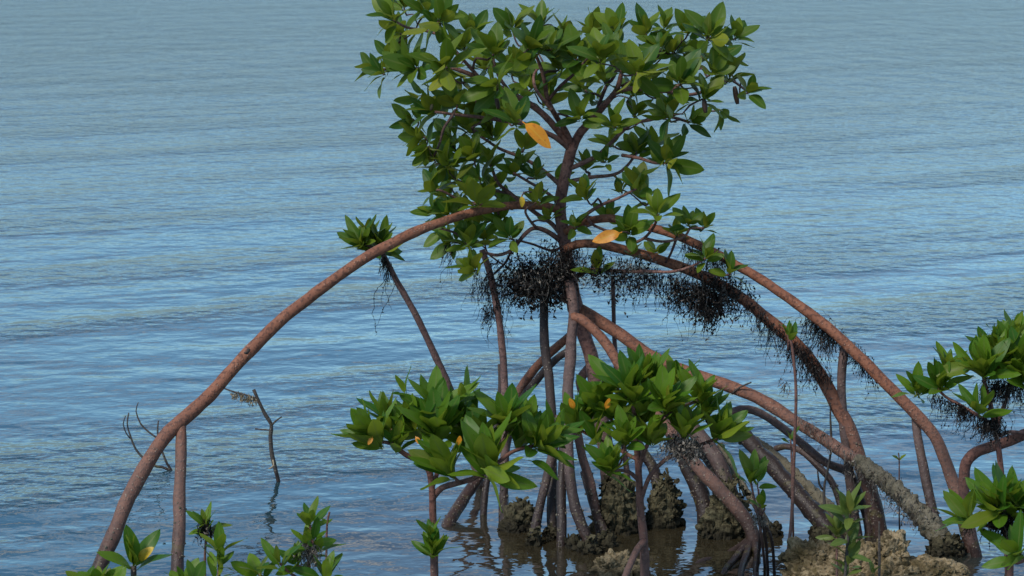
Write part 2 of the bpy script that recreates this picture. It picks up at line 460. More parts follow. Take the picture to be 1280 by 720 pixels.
# water: dark body under a rippled mirror
def water_material():
    m, N, L, out = new_mat('rippled_water')
    geo = nd(N, 'ShaderNodeNewGeometry')
    def layer(scale, stretch, rot, detail, rough, off=0.0):
        mp = nd(N, 'ShaderNodeMapping')
        mp.vector_type = 'TEXTURE'
        mp.inputs['Scale'].default_value = (1 / (scale * stretch), 1 / scale, 1 / scale)
        mp.inputs['Rotation'].default_value = (0, 0, rot)
        mp.inputs['Location'].default_value = (off, off * 0.7, 0)
        L.new(geo.outputs['Position'], mp.inputs['Vector'])
        ns = nd(N, 'ShaderNodeTexNoise', Scale=1.0, Detail=detail, Roughness=rough)
        L.new(mp.outputs[0], ns.inputs['Vector'])
        return ns.outputs['Fac']
    swell = layer(0.75, 0.28, math.radians(32), 2.0, 0.4)
    mid = layer(2.4, 0.8, math.radians(12), 2.0, 0.5, 3.1)
    rip = layer(9.0, 0.95, math.radians(6), 2.0, 0.5, 7.7)
    fine = layer(28.0, 0.9, math.radians(-4), 2.0, 0.5, 1.3)
    patch = ramp(N, L, layer(0.9, 0.16, math.radians(30), 3.0, 0.55, 5.0), 0.46, 0.66)
    h = math_node(N, L, 'MULTIPLY', swell, 0.045)
    h = math_node(N, L, 'ADD', h, math_node(N, L, 'MULTIPLY', mid, 0.022))
    sepw = nd(N, 'ShaderNodeSeparateXYZ'); L.new(geo.outputs['Position'], sepw.inputs[0])
    windy = ramp(N, L, sepw.outputs['Y'], 10.0, 36.0)
    act = math_node(N, L, 'ADD', 0.26, math_node(N, L, 'ADD', math_node(N, L, 'MULTIPLY', patch, 1.25), math_node(N, L, 'MULTIPLY', windy, 2.4)))
    r2 = math_node(N, L, 'ADD', math_node(N, L, 'MULTIPLY', rip, 0.018), math_node(N, L, 'MULTIPLY', fine, 0.0034))
    h = math_node(N, L, 'ADD', h, math_node(N, L, 'MULTIPLY', r2, act))
    chop = layer(1.3, 2.0, math.radians(4), 1.5, 0.5, 9.1)      # short chop on the open water
    h = math_node(N, L, 'ADD', h, math_node(N, L, 'MULTIPLY', chop, math_node(N, L, 'MULTIPLY', ramp(N, L, sepw.outputs['Y'], 14.0, 34.0), 0.11)))
    bump = nd(N, 'ShaderNodeBump', Strength=1.0, Distance=1.0)
    L.new(h, bump.inputs['Height'])
    bs = nd(N, 'ShaderNodeBsdfPrincipled', Roughness=0.03, IOR=2.25)
    # the water body: sandy olive in the shallows at the roots, blue-green outside
    sep = nd(N, 'ShaderNodeSeparateXYZ'); L.new(geo.outputs['Position'], sep.inputs[0])
    dx = math_node(N, L, 'MULTIPLY', math_node(N, L, 'SUBTRACT', sep.outputs['X'], 0.5), 0.75)
    dy = math_node(N, L, 'SUBTRACT', sep.outputs['Y'], 7.6)
    dist = math_node(N, L, 'SQRT', math_node(N, L, 'ADD', math_node(N, L, 'MULTIPLY', dx, dx), math_node(N, L, 'MULTIPLY', dy, dy)))
    far = ramp(N, L, math_node(N, L, 'ADD', dist, math_node(N, L, 'MULTIPLY', math_node(N, L, 'SUBTRACT', mid, 0.5), 0.8)), 0.45, 1.3)
    c = mixc(N, L, far, (0.034, 0.028, 0.016), (0.008, 0.045, 0.060))
    L.new(c, bs.inputs['Base Color'])
    wind = ramp(N, L, sep.outputs['Y'], 9.0, 45.0)              # open water is ruffled by the wind
    L.new(math_node(N, L, 'ADD', 0.03, math_node(N, L, 'MULTIPLY', wind, 0.05)), bs.inputs['Roughness'])
    L.new(bump.outputs[0], bs.inputs['Normal'])
    L.new(bs.outputs[0], out.inputs['Surface'])
    return m
M['water'] = water_material()

# ------------------------------------------------------------------ setting: water and shore
def sheet(name, x0, x1, y0, y1, nx, ny, zf, mat):
    mb = MB()
    v = [Vector((x0 + (x1 - x0) * i / nx, y0 + (y1 - y0) * j / ny, 0)) for j in range(ny + 1) for i in range(nx + 1)]
    for p in v: p.z = zf(p.x, p.y)
    f = [(j * (nx + 1) + i, j * (nx + 1) + i + 1, (j + 1) * (nx + 1) + i + 1, (j + 1) * (nx + 1) + i) for j in range(ny) for i in range(nx)]
    mb.add(v, f)
    o = mb.build(name, mat)
    tag(o, kind='structure')
    return o
sheet('water', -900, 900, 3.2, 1800, 1, 1, lambda x, y: 0.0, M['water'])
sheet('shore', -14, 14, -6, 7.6, 110, 60, shore_height, M['mud'])

# ------------------------------------------------------------------ leaves
def leaf_mesh(name, mat, W=0.42, fold=0.22, curl=0.12, twist=0.0, bend=0.0, broad=0.88, ns=10):
    mb = MB()
    v, f, uv = [], [], []
    cols = (-1, -0.5, 0, 0.5, 1)
    for i in range(ns + 1):
        s = i / ns
        if s < 0.1: hw = 0.018
        else:
            t = (s - 0.1) / 0.9
            hw = 0.5 * W * max(0.0, math.sin(math.pi * t ** broad)) ** 0.68 + 0.016 * (1 - t)
        zc = -curl * s * s + 0.03 * math.sin(s * 5)
        xc = bend * s * s
        tw = twist * s
        for c in cols:
            x, z = c * hw, abs(c) ** 1.3 * hw * fold + 0.012 * math.sin(9 * s + 3 * c)
            v.append(Vector((xc + x * math.cos(tw) - z * math.sin(tw), s, zc + x * math.sin(tw) + z * math.cos(tw))))
            uv.append((0.5 + 0.5 * c, s))
    for i in range(ns):
        for k in range(4):
            f.append((i * 5 + k, i * 5 + k + 1, (i + 1) * 5 + k + 1, (i + 1) * 5 + k))
    mb.add(v, f, uv)
    return mb, mb.mesh(name, mat)

LEAF_SHAPES = [dict(W=0.43, fold=0.16, curl=0.04), dict(W=0.46, fold=0.24, curl=0.12, twist=0.25), dict(W=0.39, fold=0.12, curl=0.20, bend=0.08),
               dict(W=0.44, fold=0.2, curl=-0.04, twist=-0.3), dict(W=0.41, fold=0.35, curl=0.08, bend=-0.09), dict(W=0.47, fold=0.1, curl=-0.09, twist=0.15, broad=0.95),
               dict(W=0.36, fold=0.3, curl=0.16, twist=0.5), dict(W=0.45, fold=0.05, curl=0.28, bend=0.05, broad=0.95)]
LEAVES = {}
for key in ('leaf', 'leaf_young', 'leaf_pale', 'leaf_orange', 'leaf_yellow'):
    LEAVES[key] = [leaf_mesh('leaf', M[key], **s) for s in LEAF_SHAPES]
NARROW = {}
for key in ('leaf', 'leaf_pale', 'leaf_young'):
    NARROW[key] = [leaf_mesh('leaf', M[key], **dict(s, W=s['W'] * 0.74)) for s in LEAF_SHAPES]

def leaf_matrix(base, d, up, length):
    y = d.normalized()
    z = (up - y * up.dot(y))
    if z.length < 1e-4: z = Vector((0, -1, 0)) - y * -y.y
    z.normalize()
    x = y.cross(z)
    R = Matrix((x, y, z)).transposed().to_4x4()
    return Matrix.Translation(base) @ R @ Matrix.Scale(length, 4)

def rosette_leaves(rng, center, axis, n, length, spread=1.0, start=None):
    """leaf matrices of one whorl: inner leaves upright, outer ones spreading"""
    axis = axis.normalized()
    a = axis.cross(Vector((0.3, 0.9, 0.2))).normalized()
    b = axis.cross(a)
    phi = rng.uniform(0, 6.28) if start is None else start
    out = []
    for k in range(n):
        t = (k + 0.5) / n                                   # 0 inner .. 1 outer
        phi += 2.39996 + rng.uniform(-0.35, 0.35) if n > 3 else math.pi + rng.uniform(-0.3, 0.3)
        pol = math.radians((12 + 62 * t ** 0.95) * spread + rng.uniform(-15, 15))
        rad = a * math.cos(phi) + b * math.sin(phi)
        d = axis * math.cos(pol) + rad * math.sin(pol)
        up = axis * math.sin(pol) - rad * math.cos(pol)
        up = up + rad.cross(axis) * rng.uniform(-0.75, 0.75)
        if t > 0.75: d = d + Vector((0, 0, -0.12))
        ln = length * (0.72 + 0.36 * math.sin(math.pi * min(1, t * 0.7 + 0.15))) * rng.uniform(0.74, 1.14)
        base = center - axis * (length * 0.22 * t) + rad * 0.002
        out.append((leaf_matrix(base, d, up, ln), rng.randrange(len(LEAF_SHAPES))))
    return out

def link_leaf(parent, M4, shape, key, narrow=False, label=None):
    lib = NARROW if narrow and key in NARROW else LEAVES
    o = bpy.data.objects.new('leaf', lib[key][shape][1])
    org = world_loc(parent)
    o.matrix_basis = Matrix.Translation(-org) @ M4
    o.parent = parent
    if label: o['label'] = label
    COL.objects.link(o)
    return o

def leaf_stuff(parent, items, key, name='leaves'):
    mb = MB()
    for M4, shape in items:
        src = LEAVES[key][shape][0]
        mb.add([M4 @ p for p in src.v], src.f, src.uv)
    o = mb.build(name, M[key], parent)
    tag(o, kind='stuff')
    return o

def axis3(ang, toward=0.3):
    a = math.radians(ang)
    return Vector((math.cos(a), -toward, math.sin(a))).normalized()

def tube_part(parent, name, mat, pr, seg=9, rough=0.06, seed=0.0, label=None, freq=28.0):
    mb = MB()
    tube(mb, pr[0], pr[1], seg, rough, seed, freq=freq)
    o = mb.build(name, mat, parent)
    if label: o['label'] = label
    return o

# ------------------------------------------------------------------ rough lumps (rocks, oyster crust)
def lump(mb, c, size, seed, sub=4, amp=0.35, freq=9.0, pit=0.10):
    import bmesh
    bm = bmesh.new()
    bmesh.ops.create_icosphere(bm, subdivisions=sub, radius=1.0)
    v, f = [], []
    off = Vector((seed * 3.7, seed * 1.9, seed * 5.3))
    smin = min(size)
    for q in bm.verts:
        d = q.co.normalized()
        p = Vector((d.x * size[0], d.y * size[1], d.z * size[2]))
        n = noise.fractal(p * freq + off, 0.7, 2.1, 6) * amp
        n += amp * 0.5 * (0.5 - abs(noise.noise(p * freq * 2.2 - off)) * 2)
        cell = noise.voronoi((p + off) * freq * 3.4)[0]
        n += pit * (cell[1] - cell[0]) * 2.6 - pit
        cell = noise.voronoi((p - off) * freq * 9.0)[0]
        n += pit * 0.5 * (cell[1] - cell[0]) * 2.0
        n += 0.08 * noise.noise(p * freq * 14 + off)
        v.append(Vector(c) + p + d * (n * smin))
    bm.verts.ensure_lookup_table(); bm.verts.index_update()
    f = [tuple(x.index for x in fc.verts) for fc in bm.faces]
    bm.free()
    mb.add(v, f)

def shells(mb, rng, c, size, n, s0=0.009, s1=0.02):
    """small oyster shells standing off a lump"""
    for _ in range(n):
        d = Vector((rng.gauss(0, 1), rng.gauss(0, 1), rng.gauss(0, 1))).normalized()
        p = Vector(c) + Vector((d.x * size[0], d.y * size[1], d.z * size[2])) * rng.uniform(0.95, 1.12)
        if p.z < -0.04: continue
        s = rng.uniform(s0, s1)
        t = Vector((rng.gauss(0, 1), rng.gauss(0, 1), rng.gauss(0, 1)))
        x = (d + t * 0.45).normalized(); y = x.cross(t).normalized(); z = x.cross(y)
        pts = [p - x * s * 0.6]
        for k in range(6):
            th = math.pi * (k / 5 - 0.5)
            pts.append(p + x * math.cos(th) * s * 0.9 + y * math.sin(th) * s * 0.6 + z * s * 0.2 * rng.uniform(-1, 1))
        pts.append(p + z * s * 0.28)
        f = [(7, 0, 1), (7, 1, 2), (7, 2, 3), (7, 3, 4), (7, 4, 5), (7, 5, 6), (7, 6, 0)]
        f += [(0, 2, 1), (0, 3, 2), (0, 4, 3), (0, 5, 4), (0, 6, 5)]
        mb.add(pts, f)

def barnacles(mb, rng, pr, n, zmax=0.36, s0=0.0018, s1=0.0055):
    P, R = pr
    idx = [i for i in range(1, len(P) - 1) if -0.03 < P[i].z < zmax]
    if not idx: return
    for _ in range(n):
        i = rng.choice(idx)
        if rng.random() < (max(0, P[i].z) / zmax) ** 0.5 or noise.noise(P[i] * 30) < -0.1: continue
        t = (P[i + 1] - P[i - 1]).normalized()
        d = Vector((rng.gauss(0, 1), rng.gauss(0, 1) - 0.6, rng.gauss(0, 1)))
        d = (d - t * d.dot(t)).normalized()
        b = t.cross(d)
        s = rng.uniform(s0, s1)
        c = P[i] + d * R[i] * 0.96 + (P[i + 1] - P[i]) * rng.random()
        ring = [c + (t * math.cos(k * 1.2566) + b * math.sin(k * 1.2566)) * s * rng.uniform(0.8, 1.2) for k in range(5)]
        top = [c + d * s * 0.9 + (t * math.cos(k * 1.2566) + b * math.sin(k * 1.2566)) * s * 0.4 for k in range(5)]
        f = [(k, (k + 1) % 5, 5 + (k + 1) % 5, 5 + k) for k in range(5)] + [(5, 6, 7, 8, 9)]
        mb.add(ring + top, f)

# ------------------------------------------------------------------ hanging weed
def strand(mb, rng, p, length, r, wander=0.5, down=1.0, step=0.009, flecks=0.3, drift=None, fl=0.006):
    n = max(3, int(length / step))
    d = Vector((rng.gauss(0, 0.5), rng.gauss(0, 0.5), -0.6))
    pts = [Vector(p)]
    for _ in range(n):
        d = d * 0.72 + Vector((rng.gauss(0, wander), rng.gauss(0, wander), rng.gauss(-0.42 * down, wander * 0.6))) * 0.6
        if drift: d += drift * 0.1
        if d.length > 1e-5: d.normalize()
        pts.append(pts[-1] + d * step)
    v, f = [], []
    m = len(pts)
    for i, q in enumerate(pts):
        rr = r * (1 - 0.6 * i / m)
        for k in range(3):
            th = 2.0944 * k
            v.append(q + Vector((math.cos(th) * rr, math.sin(th) * rr, 0.3 * rr * (k - 1))))
    for i in range(m - 1):
        for k in range(3):
            k2 = (k + 1) % 3
            f.append((i * 3 + k, i * 3 + k2, i * 3 + 3 + k2, i * 3 + 3 + k))
    mb.add(v, f)
    for q in pts:
        if rng.random() < flecks:
            s = fl * rng.uniform(0.5, 1.4)
            a = Vector((rng.gauss(0, 1), rng.gauss(0, 1), rng.gauss(0, 1))).normalized() * s
            b = Vector((rng.gauss(0, 1), rng.gauss(0, 1), rng.gauss(0, 1))).normalized() * s * 0.5
            mb.add([q - a * 0.2, q + b, q + a, q - b], [(0, 1, 2), (0, 2, 3)])

def weed(seed, pts, Y, n, len_px, label, name='seaweed_clump', cat='seaweed', thick=0.03, r=0.0011, wander=0.5, flecks=0.3, mat='weed', parent=None, down=1.0, fl=0.006, depth=None, long=0.12):
    """pts: pixel polyline the weed is caught on; Y: depth (number or (start,end))"""
    rng = random.Random(seed)
    Ya, Yb = Y if isinstance(Y, tuple) else (Y, Y)
    W = [at(px, py, Ya + (Yb - Ya) * i / max(1, len(pts) - 1)) for i, (px, py) in enumerate(pts)]
    if len(W) == 1: W = W + [W[0] + Vector((0.01, 0, 0))]
    mb = MB()
    depth = depth or thick
    for _ in range(n):
        i = rng.randrange(len(W) - 1)
        p = W[i].lerp(W[i + 1], rng.random())
        p = p + Vector((rng.gauss(0, thick * 0.5), rng.gauss(0, depth * 0.5), rng.gauss(-thick * 0.25, thick * 0.4)))
        ln = len_px * Ya / FPX * (rng.uniform(0.25, 1.0) if rng.random() > long else rng.uniform(1.0, 1.9))
        strand(mb, rng, p, ln, r * rng.uniform(0.6, 1.3), wander, down, flecks=flecks, fl=fl)
    if parent is not None:
        o = mb.build('caught_weed', M[mat], parent, smooth=False)
        tag(o, kind='stuff')
    else:
        base = W[0]
        o = bpy.data.objects.new(name, mb.mesh(name, M[mat], False, base))
        o.location = base
        COL.objects.link(o)
        tag(o, label, cat, 'weed caught on the roots and twigs')
    return o

# ------------------------------------------------------------------ the big mangrove
TY = 8.0
tree = empty('mangrove_tree', on_water(762, 640))
tag(tree, 'large mangrove with reddish arching prop roots and a dense green leafy crown', 'tree')
barn_mb = MB()
brng = random.Random(5)
BR = []                                                        # world polylines twigs may grow from

def root(pts, Y0, Y1=None, r0=6, r1=6, mat='root', mid=None, name='prop_root', parent=None, seg=10, rough=0.05, barn=60, label=None, sink=0.16, freq=28.0):
    crusty = mat == 'crust_root'
    pr = path(pts, Y0, Y1, r0, r1, mid, sink, 0.006 if crusty else 0.02)
    if crusty: seg, rough, freq = 22, 0.26, 60.0
    sd = Vector((pts[0][0] * 0.37, pts[0][1] * 0.11, len(pts)))
    pr = ([p + Vector((noise.noise(p * 9 + sd), noise.noise(p * 9 - sd), noise.noise(p * 9 + sd * 2))) * 0.22 * r for p, r in zip(*pr)],
          [r * (1 + 0.10 * noise.noise(p * 14 + sd)) for p, r in zip(*pr)])
    o = tube_part(parent or tree, name, M[mat], pr, seg, rough, len(BR) * 1.7, label, freq)
    if barn and Y1 is None: barnacles(barn_mb, brng, pr, barn)
    return o, pr

def branch(pts, Y0, Y1, r0, r1, name='branch', mat='bark', mid=None):
    pr = path(pts, Y0, Y1, r0, r1, mid, step=0.012)
    tube_part(tree, name, M[mat], pr, 8, 0.05, len(BR) * 2.3)
    BR.append(pr)
    return pr

# trunk: from the fork of the crown down to the knee where the prop roots leave it
pr = path([(716, 181), (710, 203), (703, 235), (700, 262), (704, 290), (708, 318), (712, 350), (722, 395), (737, 440), (748, 500), (757, 560), (764, 640)],
          TY, None, 7.0, 10.5, sink=0.2)
pr = (pr[0], [r * (1.18 if 0.25 < i / len(pr[0]) < 0.36 else 1.0) for i, r in enumerate(pr[1])])
tube_part(tree, 'trunk', M['bark'], pr, 12, 0.07, 3.0)
barnacles(barn_mb, brng, pr, 80)
BR.append((pr[0][:40], pr[1][:40]))

# the great left arch with its leg
arch, arch_pr = root([(697, 262), (676, 257), (640, 257), (600, 263), (550, 278), (500, 298), (450, 327), (400, 362), (350, 402), (310, 441), (275, 480), (250, 505), (226, 526),
      (205, 548), (182, 580), (162, 620), (146, 660), (128, 700), (116, 738)], 7.98, None, 5.2, 10.5, 'root', mid=7.5, label='long reddish arch root that forks before it reaches the water', barn=140)
leg, _ = root([(226, 524), (227, 540), (226, 580), (224, 640), (222, 700), (221, 742)], 7.33, None, 6.5, 9.5, 'root', name='root_leg', parent=arch, barn=160)
mb = MB()
tube(mb, *path([(311, 437), (309, 441), (306, 441)], 7.42, 7.40, 2.5, 1.5), seg=6)
mb.build('root_bud', M['dead'], arch)

# right arches
up_arch, _ = root([(706, 290), (722, 281), (745, 275), (770, 274), (800, 281), (850, 296), (905, 322), (960, 355), (1010, 390), (1060, 432), (1110, 482), (1145, 518), (1168, 545), (1183, 580), (1196, 620), (1208, 665), (1214, 690)],
     7.98, None, 5.0, 8.5, 'root', label='upper reddish arch root wound with dark weed', barn=60)
root([(1056, 428), (1053, 460), (1052, 500), (1058, 560), (1064, 610), (1071, 668)], 7.77, None, 5.5, 7, 'root_grey', name='root_leg', parent=up_arch, barn=80)
root([(1143, 514), (1147, 545), (1156, 590), (1166, 640), (1178, 690)], 7.66, None, 5.5, 7.0, 'root_grey', name='root_leg', parent=up_arch, barn=110)
root([(1163, 536), (1178, 565), (1190, 600), (1202, 640), (1212, 676)], 7.6, None, 5, 6, 'root_dark', name='root_leg', parent=up_arch, barn=80)
low_arch, _ = root([(708, 312), (722, 305), (745, 305), (780, 312), (830, 326), (880, 346), (930, 376), (980, 416), (1012, 450), (1040, 495), (1062, 540), (1080, 590), (1092, 630), (1100, 668)],
     7.95, None, 5.4, 10.5, 'root', mid=7.8, label='lower reddish arch root hung with black weed', barn=130)
# long low root that ends in an algae crust
low, _ = root([(722, 385), (740, 395), (770, 414), (805, 440), (840, 458), (876, 472), (920, 485), (960, 505), (1000, 530), (1040, 556), (1080, 582)], 8.0, 7.62, 8.2, 8.0, 'root')
root([(1068, 574), (1085, 585), (1110, 604), (1140, 632), (1165, 658), (1184, 690)], 7.63, None, 8.8, 15, 'crust_root', name='crusted_root_end', parent=low, rough=0.22, freq=45, barn=150, label='root end crusted with grey green algae')
root([(700, 370), (715, 380), (728, 388)], 8.03, 8.01, 4, 5, 'bark')
# secondary arches under it
root([(905, 524), (917, 514), (935, 512), (960, 522), (985, 540), (1010, 560), (1035, 580), (1062, 592), (1078, 630), (1087, 665)], 7.9, None, 5, 6, 'root_grey')
root([(955, 580), (964, 565), (980, 558), (1000, 563), (1022, 582), (1042, 606), (1055, 650)], 8.1, None, 4, 4.5, 'root_grey')
root([(905, 520), (928, 540), (955, 570), (985, 605), (1015, 637), (1042, 672)], 7.95, None, 9, 13, 'root_dark', rough=0.16, freq=40, barn=200)
root([(925, 548), (950, 556), (980, 580), (1010, 610), (1040, 642), (1060, 664)], 8.02, None, 6, 10, 'crust_root', rough=0.2, freq=45, barn=60)

# front stem root with its knuckle and two children
front, _ = root([(712, 352), (716, 375), (717, 398), (714, 430), (711, 480), (710, 540), (712, 590), (716, 625), (728, 660), (735, 682)], 7.9, None, 6.8, 7.6, 'root_grey', mid=7.72, rough=0.08, barn=120)
root([(716, 398), (724, 398), (738, 408), (756, 428), (772, 452), (795, 485), (820, 517), (845, 548), (870, 580), (900, 614), (925, 640), (938, 660), (944, 682)], 7.84, None, 6.0, 9.5, 'root', mid=7.7, label='pinkish straight prop root with a splayed foot', barn=90)
for i, (ex, ey, mx) in enumerate([(905, 715, 925), (925, 722, 934), (945, 722, 946), (880, 700, 915)]):
    root([(941, 672), (mx, 690), ((mx + ex) / 2, 702), (ex, ey)], 7.62, None, 5.5, 3.4, 'root_grey', name='root_toe', barn=10)
# left stilts
root([(716, 416), (700, 430), (680, 449), (660, 472), (640, 507), (620, 550), (602, 590), (580, 625), (560, 656)], 8.0, None, 5.0, 8, 'root', mid=8.12, barn=110)
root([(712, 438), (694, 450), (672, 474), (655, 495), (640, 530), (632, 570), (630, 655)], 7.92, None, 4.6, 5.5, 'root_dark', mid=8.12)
root([(603, 312), (612, 340), (619, 370), (625, 405), (628, 440), (630, 470), (631, 520), (631, 580), (629, 648)], 8.1, None, 4.2, 6, 'bark', barn=80)
root([(624, 455), (625, 480), (622, 520), (612, 580), (604, 643)], 8.15, None, 2.4, 5, 'root_dark', barn=80)
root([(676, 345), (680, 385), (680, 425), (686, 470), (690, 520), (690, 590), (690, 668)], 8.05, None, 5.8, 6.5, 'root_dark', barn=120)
root([(766, 345), (767, 390), (769, 440), (775, 520), (790, 640)], 8.2, None, 2.6, 4, 'twig', barn=0)
root([(700, 520), (694, 555), (684, 595), (673, 640), (667, 672)], 7.78, None, 6, 6.2, 'root_grey', barn=60)
root([(704, 540), (703, 590), (702, 630), (701, 682)], 7.75, None, 5.5, 7, 'root_dark', barn=140)
root([(722, 540), (728, 570), (738, 605), (746, 640), (752, 668)], 7.75, None, 5.5, 7, 'root', barn=60)
root([(730, 590), (742, 630), (758, 672)], 7.85, None, 5, 6, 'root_dark', barn=80)
# rear and right stilts
root([(740, 455), (725, 478), (735, 500), (748, 530), (760, 580), (775, 640)], 8.1, None, 6, 7, 'bark', barn=60)
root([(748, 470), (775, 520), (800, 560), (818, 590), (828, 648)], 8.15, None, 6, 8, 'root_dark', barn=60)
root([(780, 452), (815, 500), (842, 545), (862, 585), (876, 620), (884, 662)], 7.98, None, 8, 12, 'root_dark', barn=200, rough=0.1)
root([(820, 485), (860, 530), (890, 565), (905, 595), (915, 625), (920, 668)], 8.0, None, 9, 11, 'root_grey', barn=160, rough=0.1)
root([(900, 555), (915, 585), (940, 625), (962, 664)], 7.95, None, 4, 5, 'crust_root', barn=40)
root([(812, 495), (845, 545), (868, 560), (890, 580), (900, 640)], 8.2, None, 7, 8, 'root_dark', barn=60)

# oyster crust at the feet of the roots
def crust(px, py, w, h, d, seed, n=160, zoff=0.0, sub=5):
    rng = random.Random(seed)
    c = on_water(px, py)
    s = c.y / FPX
    size = (w * s * 0.5, d, h * s)
    mb = MB()
    lump(mb, c + Vector((0, 0, zoff)), size, seed, sub, 0.42, 11.0, 0.16)
    shells(mb, rng, c + Vector((0, 0, zoff)), size, n)
    return mb.build('oyster_crust', M['oyster'], tree, smooth=False)
crust(832, 655, 42, 62, 0.06, 11, 260)
crust(772, 662, 58, 68, 0.07, 12, 300)
crust(912, 668, 54, 70, 0.06, 13, 260)
crust(886, 670, 26, 26, 0.04, 14, 90, sub=4)
crust(652, 660, 40, 34, 0.05, 15, 160, sub=4)
crust(668, 680, 16, 20, 0.025, 16, 60, sub=3)
crust(690, 672, 20, 14, 0.03, 17, 60, sub=3)
crust(737, 690, 26, 16, 0.03, 18, 80, sub=3)
crust(758, 682, 22, 16, 0.03, 19, 80, sub=3)
crust(716, 684, 18, 12, 0.03, 20, 60, sub=3)
crust(1030, 672, 34, 14, 0.04, 21, 60, sub=3)
crust(1182, 692, 46, 22, 0.05, 22, 150, sub=4)
crust(966, 668, 20, 12, 0.03, 23, 50, sub=3)

# limbs of the crown
branch([(716, 185), (724, 168), (738, 152), (760, 126), (771, 112), (777, 90), (780, 70)], TY, 7.95, 6.0, 2.2)
branch([(768, 117), (785, 111), (812, 112), (832, 114), (850, 106)], 7.97, 7.9, 3.4, 2.0)
branch([(778, 108), (796, 98), (806, 86), (815, 66)], 7.97, 8.1, 2.8, 1.8)
branch([(850, 106), (868, 88), (880, 66), (885, 48)], 7.9, 8.0, 2.2, 1.6)
branch([(830, 114), (865, 118), (895, 108), (912, 100), (935, 115)], 7.92, 8.05, 2.4, 1.4)
branch([(742, 150), (752, 122), (760, 104), (768, 95), (772, 60), (773, 40)], 7.98, 8.12, 2.6, 1.5, mat='twig')
branch([(716, 183), (706, 162), (693, 142), (684, 122), (680, 98), (672, 74), (664, 60)], TY, 7.85, 4.2, 1.8)
branch([(690, 138), (670, 112), (668, 92), (680, 80)], 7.93, 8.1, 2.6, 1.5)
branch([(686, 125), (700, 108), (718, 92), (730, 78)], 7.92, 7.8, 2.4, 1.5, mat='twig')
branch([(716, 184), (698, 164), (684, 148), (668, 134), (645, 120), (622, 108), (600, 98), (575, 88), (557, 84), (520, 86), (470, 87)], TY, 7.9, 4.8, 1.5)
branch([(600, 98), (575, 70), (555, 45), (549, 26)], 7.9, 7.85, 2.4, 1.5)
branch([(556, 45), (530, 38), (508, 34), (491, 24)], 7.87, 7.9, 2.2, 1.4)
branch([(640, 118), (625, 98), (618, 80), (616, 64)], 7.9, 8.0, 2.4, 1.5, mat='twig')
branch([(714, 188), (696, 173), (680, 165), (655, 155), (625, 150), (595, 146), (568, 143), (544, 140)], TY, 7.8, 3.8, 1.6)
branch([(567, 143), (555, 160), (550, 178), (542, 196)], 7.8, 7.85, 2, 1.4, mat='twig')
branch([(620, 150), (605, 135), (595, 125), (616, 110)], 7.85, 7.75, 2, 1.4)
branch([(709, 212), (726, 205), (750, 192), (772, 170), (790, 155), (812, 150), (836, 146), (862, 153)], TY, 7.85, 3.2, 1.6)
branch([(707, 228), (735, 222), (768, 218), (784, 207), (795, 192)], TY, 8.1, 2.8, 1.6)
branch([(778, 194), (800, 198), (820, 204), (838, 203)], 7.97, 7.8, 2.4, 1.6)
branch([(704, 236), (690, 222), (672, 208), (650, 196), (625, 186), (606, 174), (590, 164)], TY, 8.15, 3.0, 1.5)
branch([(702, 262), (690, 246), (676, 236), (662, 228), (642, 216)], TY, 7.9, 2.4, 1.5)
branch([(703, 296), (690, 280), (672, 268), (655, 255), (636, 240), (622, 228), (613, 205), (606, 190)], TY, 8.1, 3.2, 1.8)
branch([(640, 242), (615, 238), (592, 234), (570, 224)], 8.07, 8.0, 1.8, 1.3, mat='twig')
branch([(625, 256), (600, 255), (575, 250), (556, 240), (546, 237)], 7.9, 7.8, 2.2, 1.4)
branch([(702, 302), (685, 290), (668, 285), (655, 294), (640, 312), (622, 319), (604, 315)], TY, 7.85, 3.4, 1.8)
branch([(672, 286), (662, 275), (657, 262), (672, 252)], 7.95, 7.85, 2, 1.3)
branch([(652, 298), (640, 312), (632, 328), (618, 342)], 7.9, 8.0, 2, 1.4, mat='twig')
branch([(604, 316), (596, 322), (585, 308), (570, 292), (548, 285)], 7.86, 7.9, 2, 1.3, mat='twig')
branch([(700, 310), (688, 313), (665, 305), (645, 300)], TY, 7.9, 1.8, 1.3, mat='twig')
branch([(719, 283), (733, 268), (752, 256), (772, 248), (795, 236)], 7.95, 7.85, 2.6, 1.6)
branch([(733, 270), (740, 280), (757, 288), (775, 292), (787, 292)], 7.95, 7.8, 2, 1.5)
branch([(790, 305), (806, 297), (818, 282), (822, 268)], 7.88, 7.75, 2.2, 1.6)
branch([(806, 298), (830, 302), (856, 296), (862, 286), (880, 285)], 7.83, 7.75, 2, 1.3)
branch([(845, 300), (838, 318), (832, 328)], 7.8, 7.86, 1.8, 1.4, mat='twig')
branch([(800, 338), (835, 340), (862, 334), (882, 323)], 7.8, 7.7, 2.2, 1.5)
branch([(722, 345), (735, 338), (752, 338), (780, 339), (805, 340)], 7.97, 7.8, 3.4, 2)
branch([(745, 345), (735, 340), (728, 335)], 7.9, 7.95, 2, 2)
branch([(880, 340), (900, 345), (914, 342)], 7.72, 7.7, 1.8, 1.4, mat='twig')

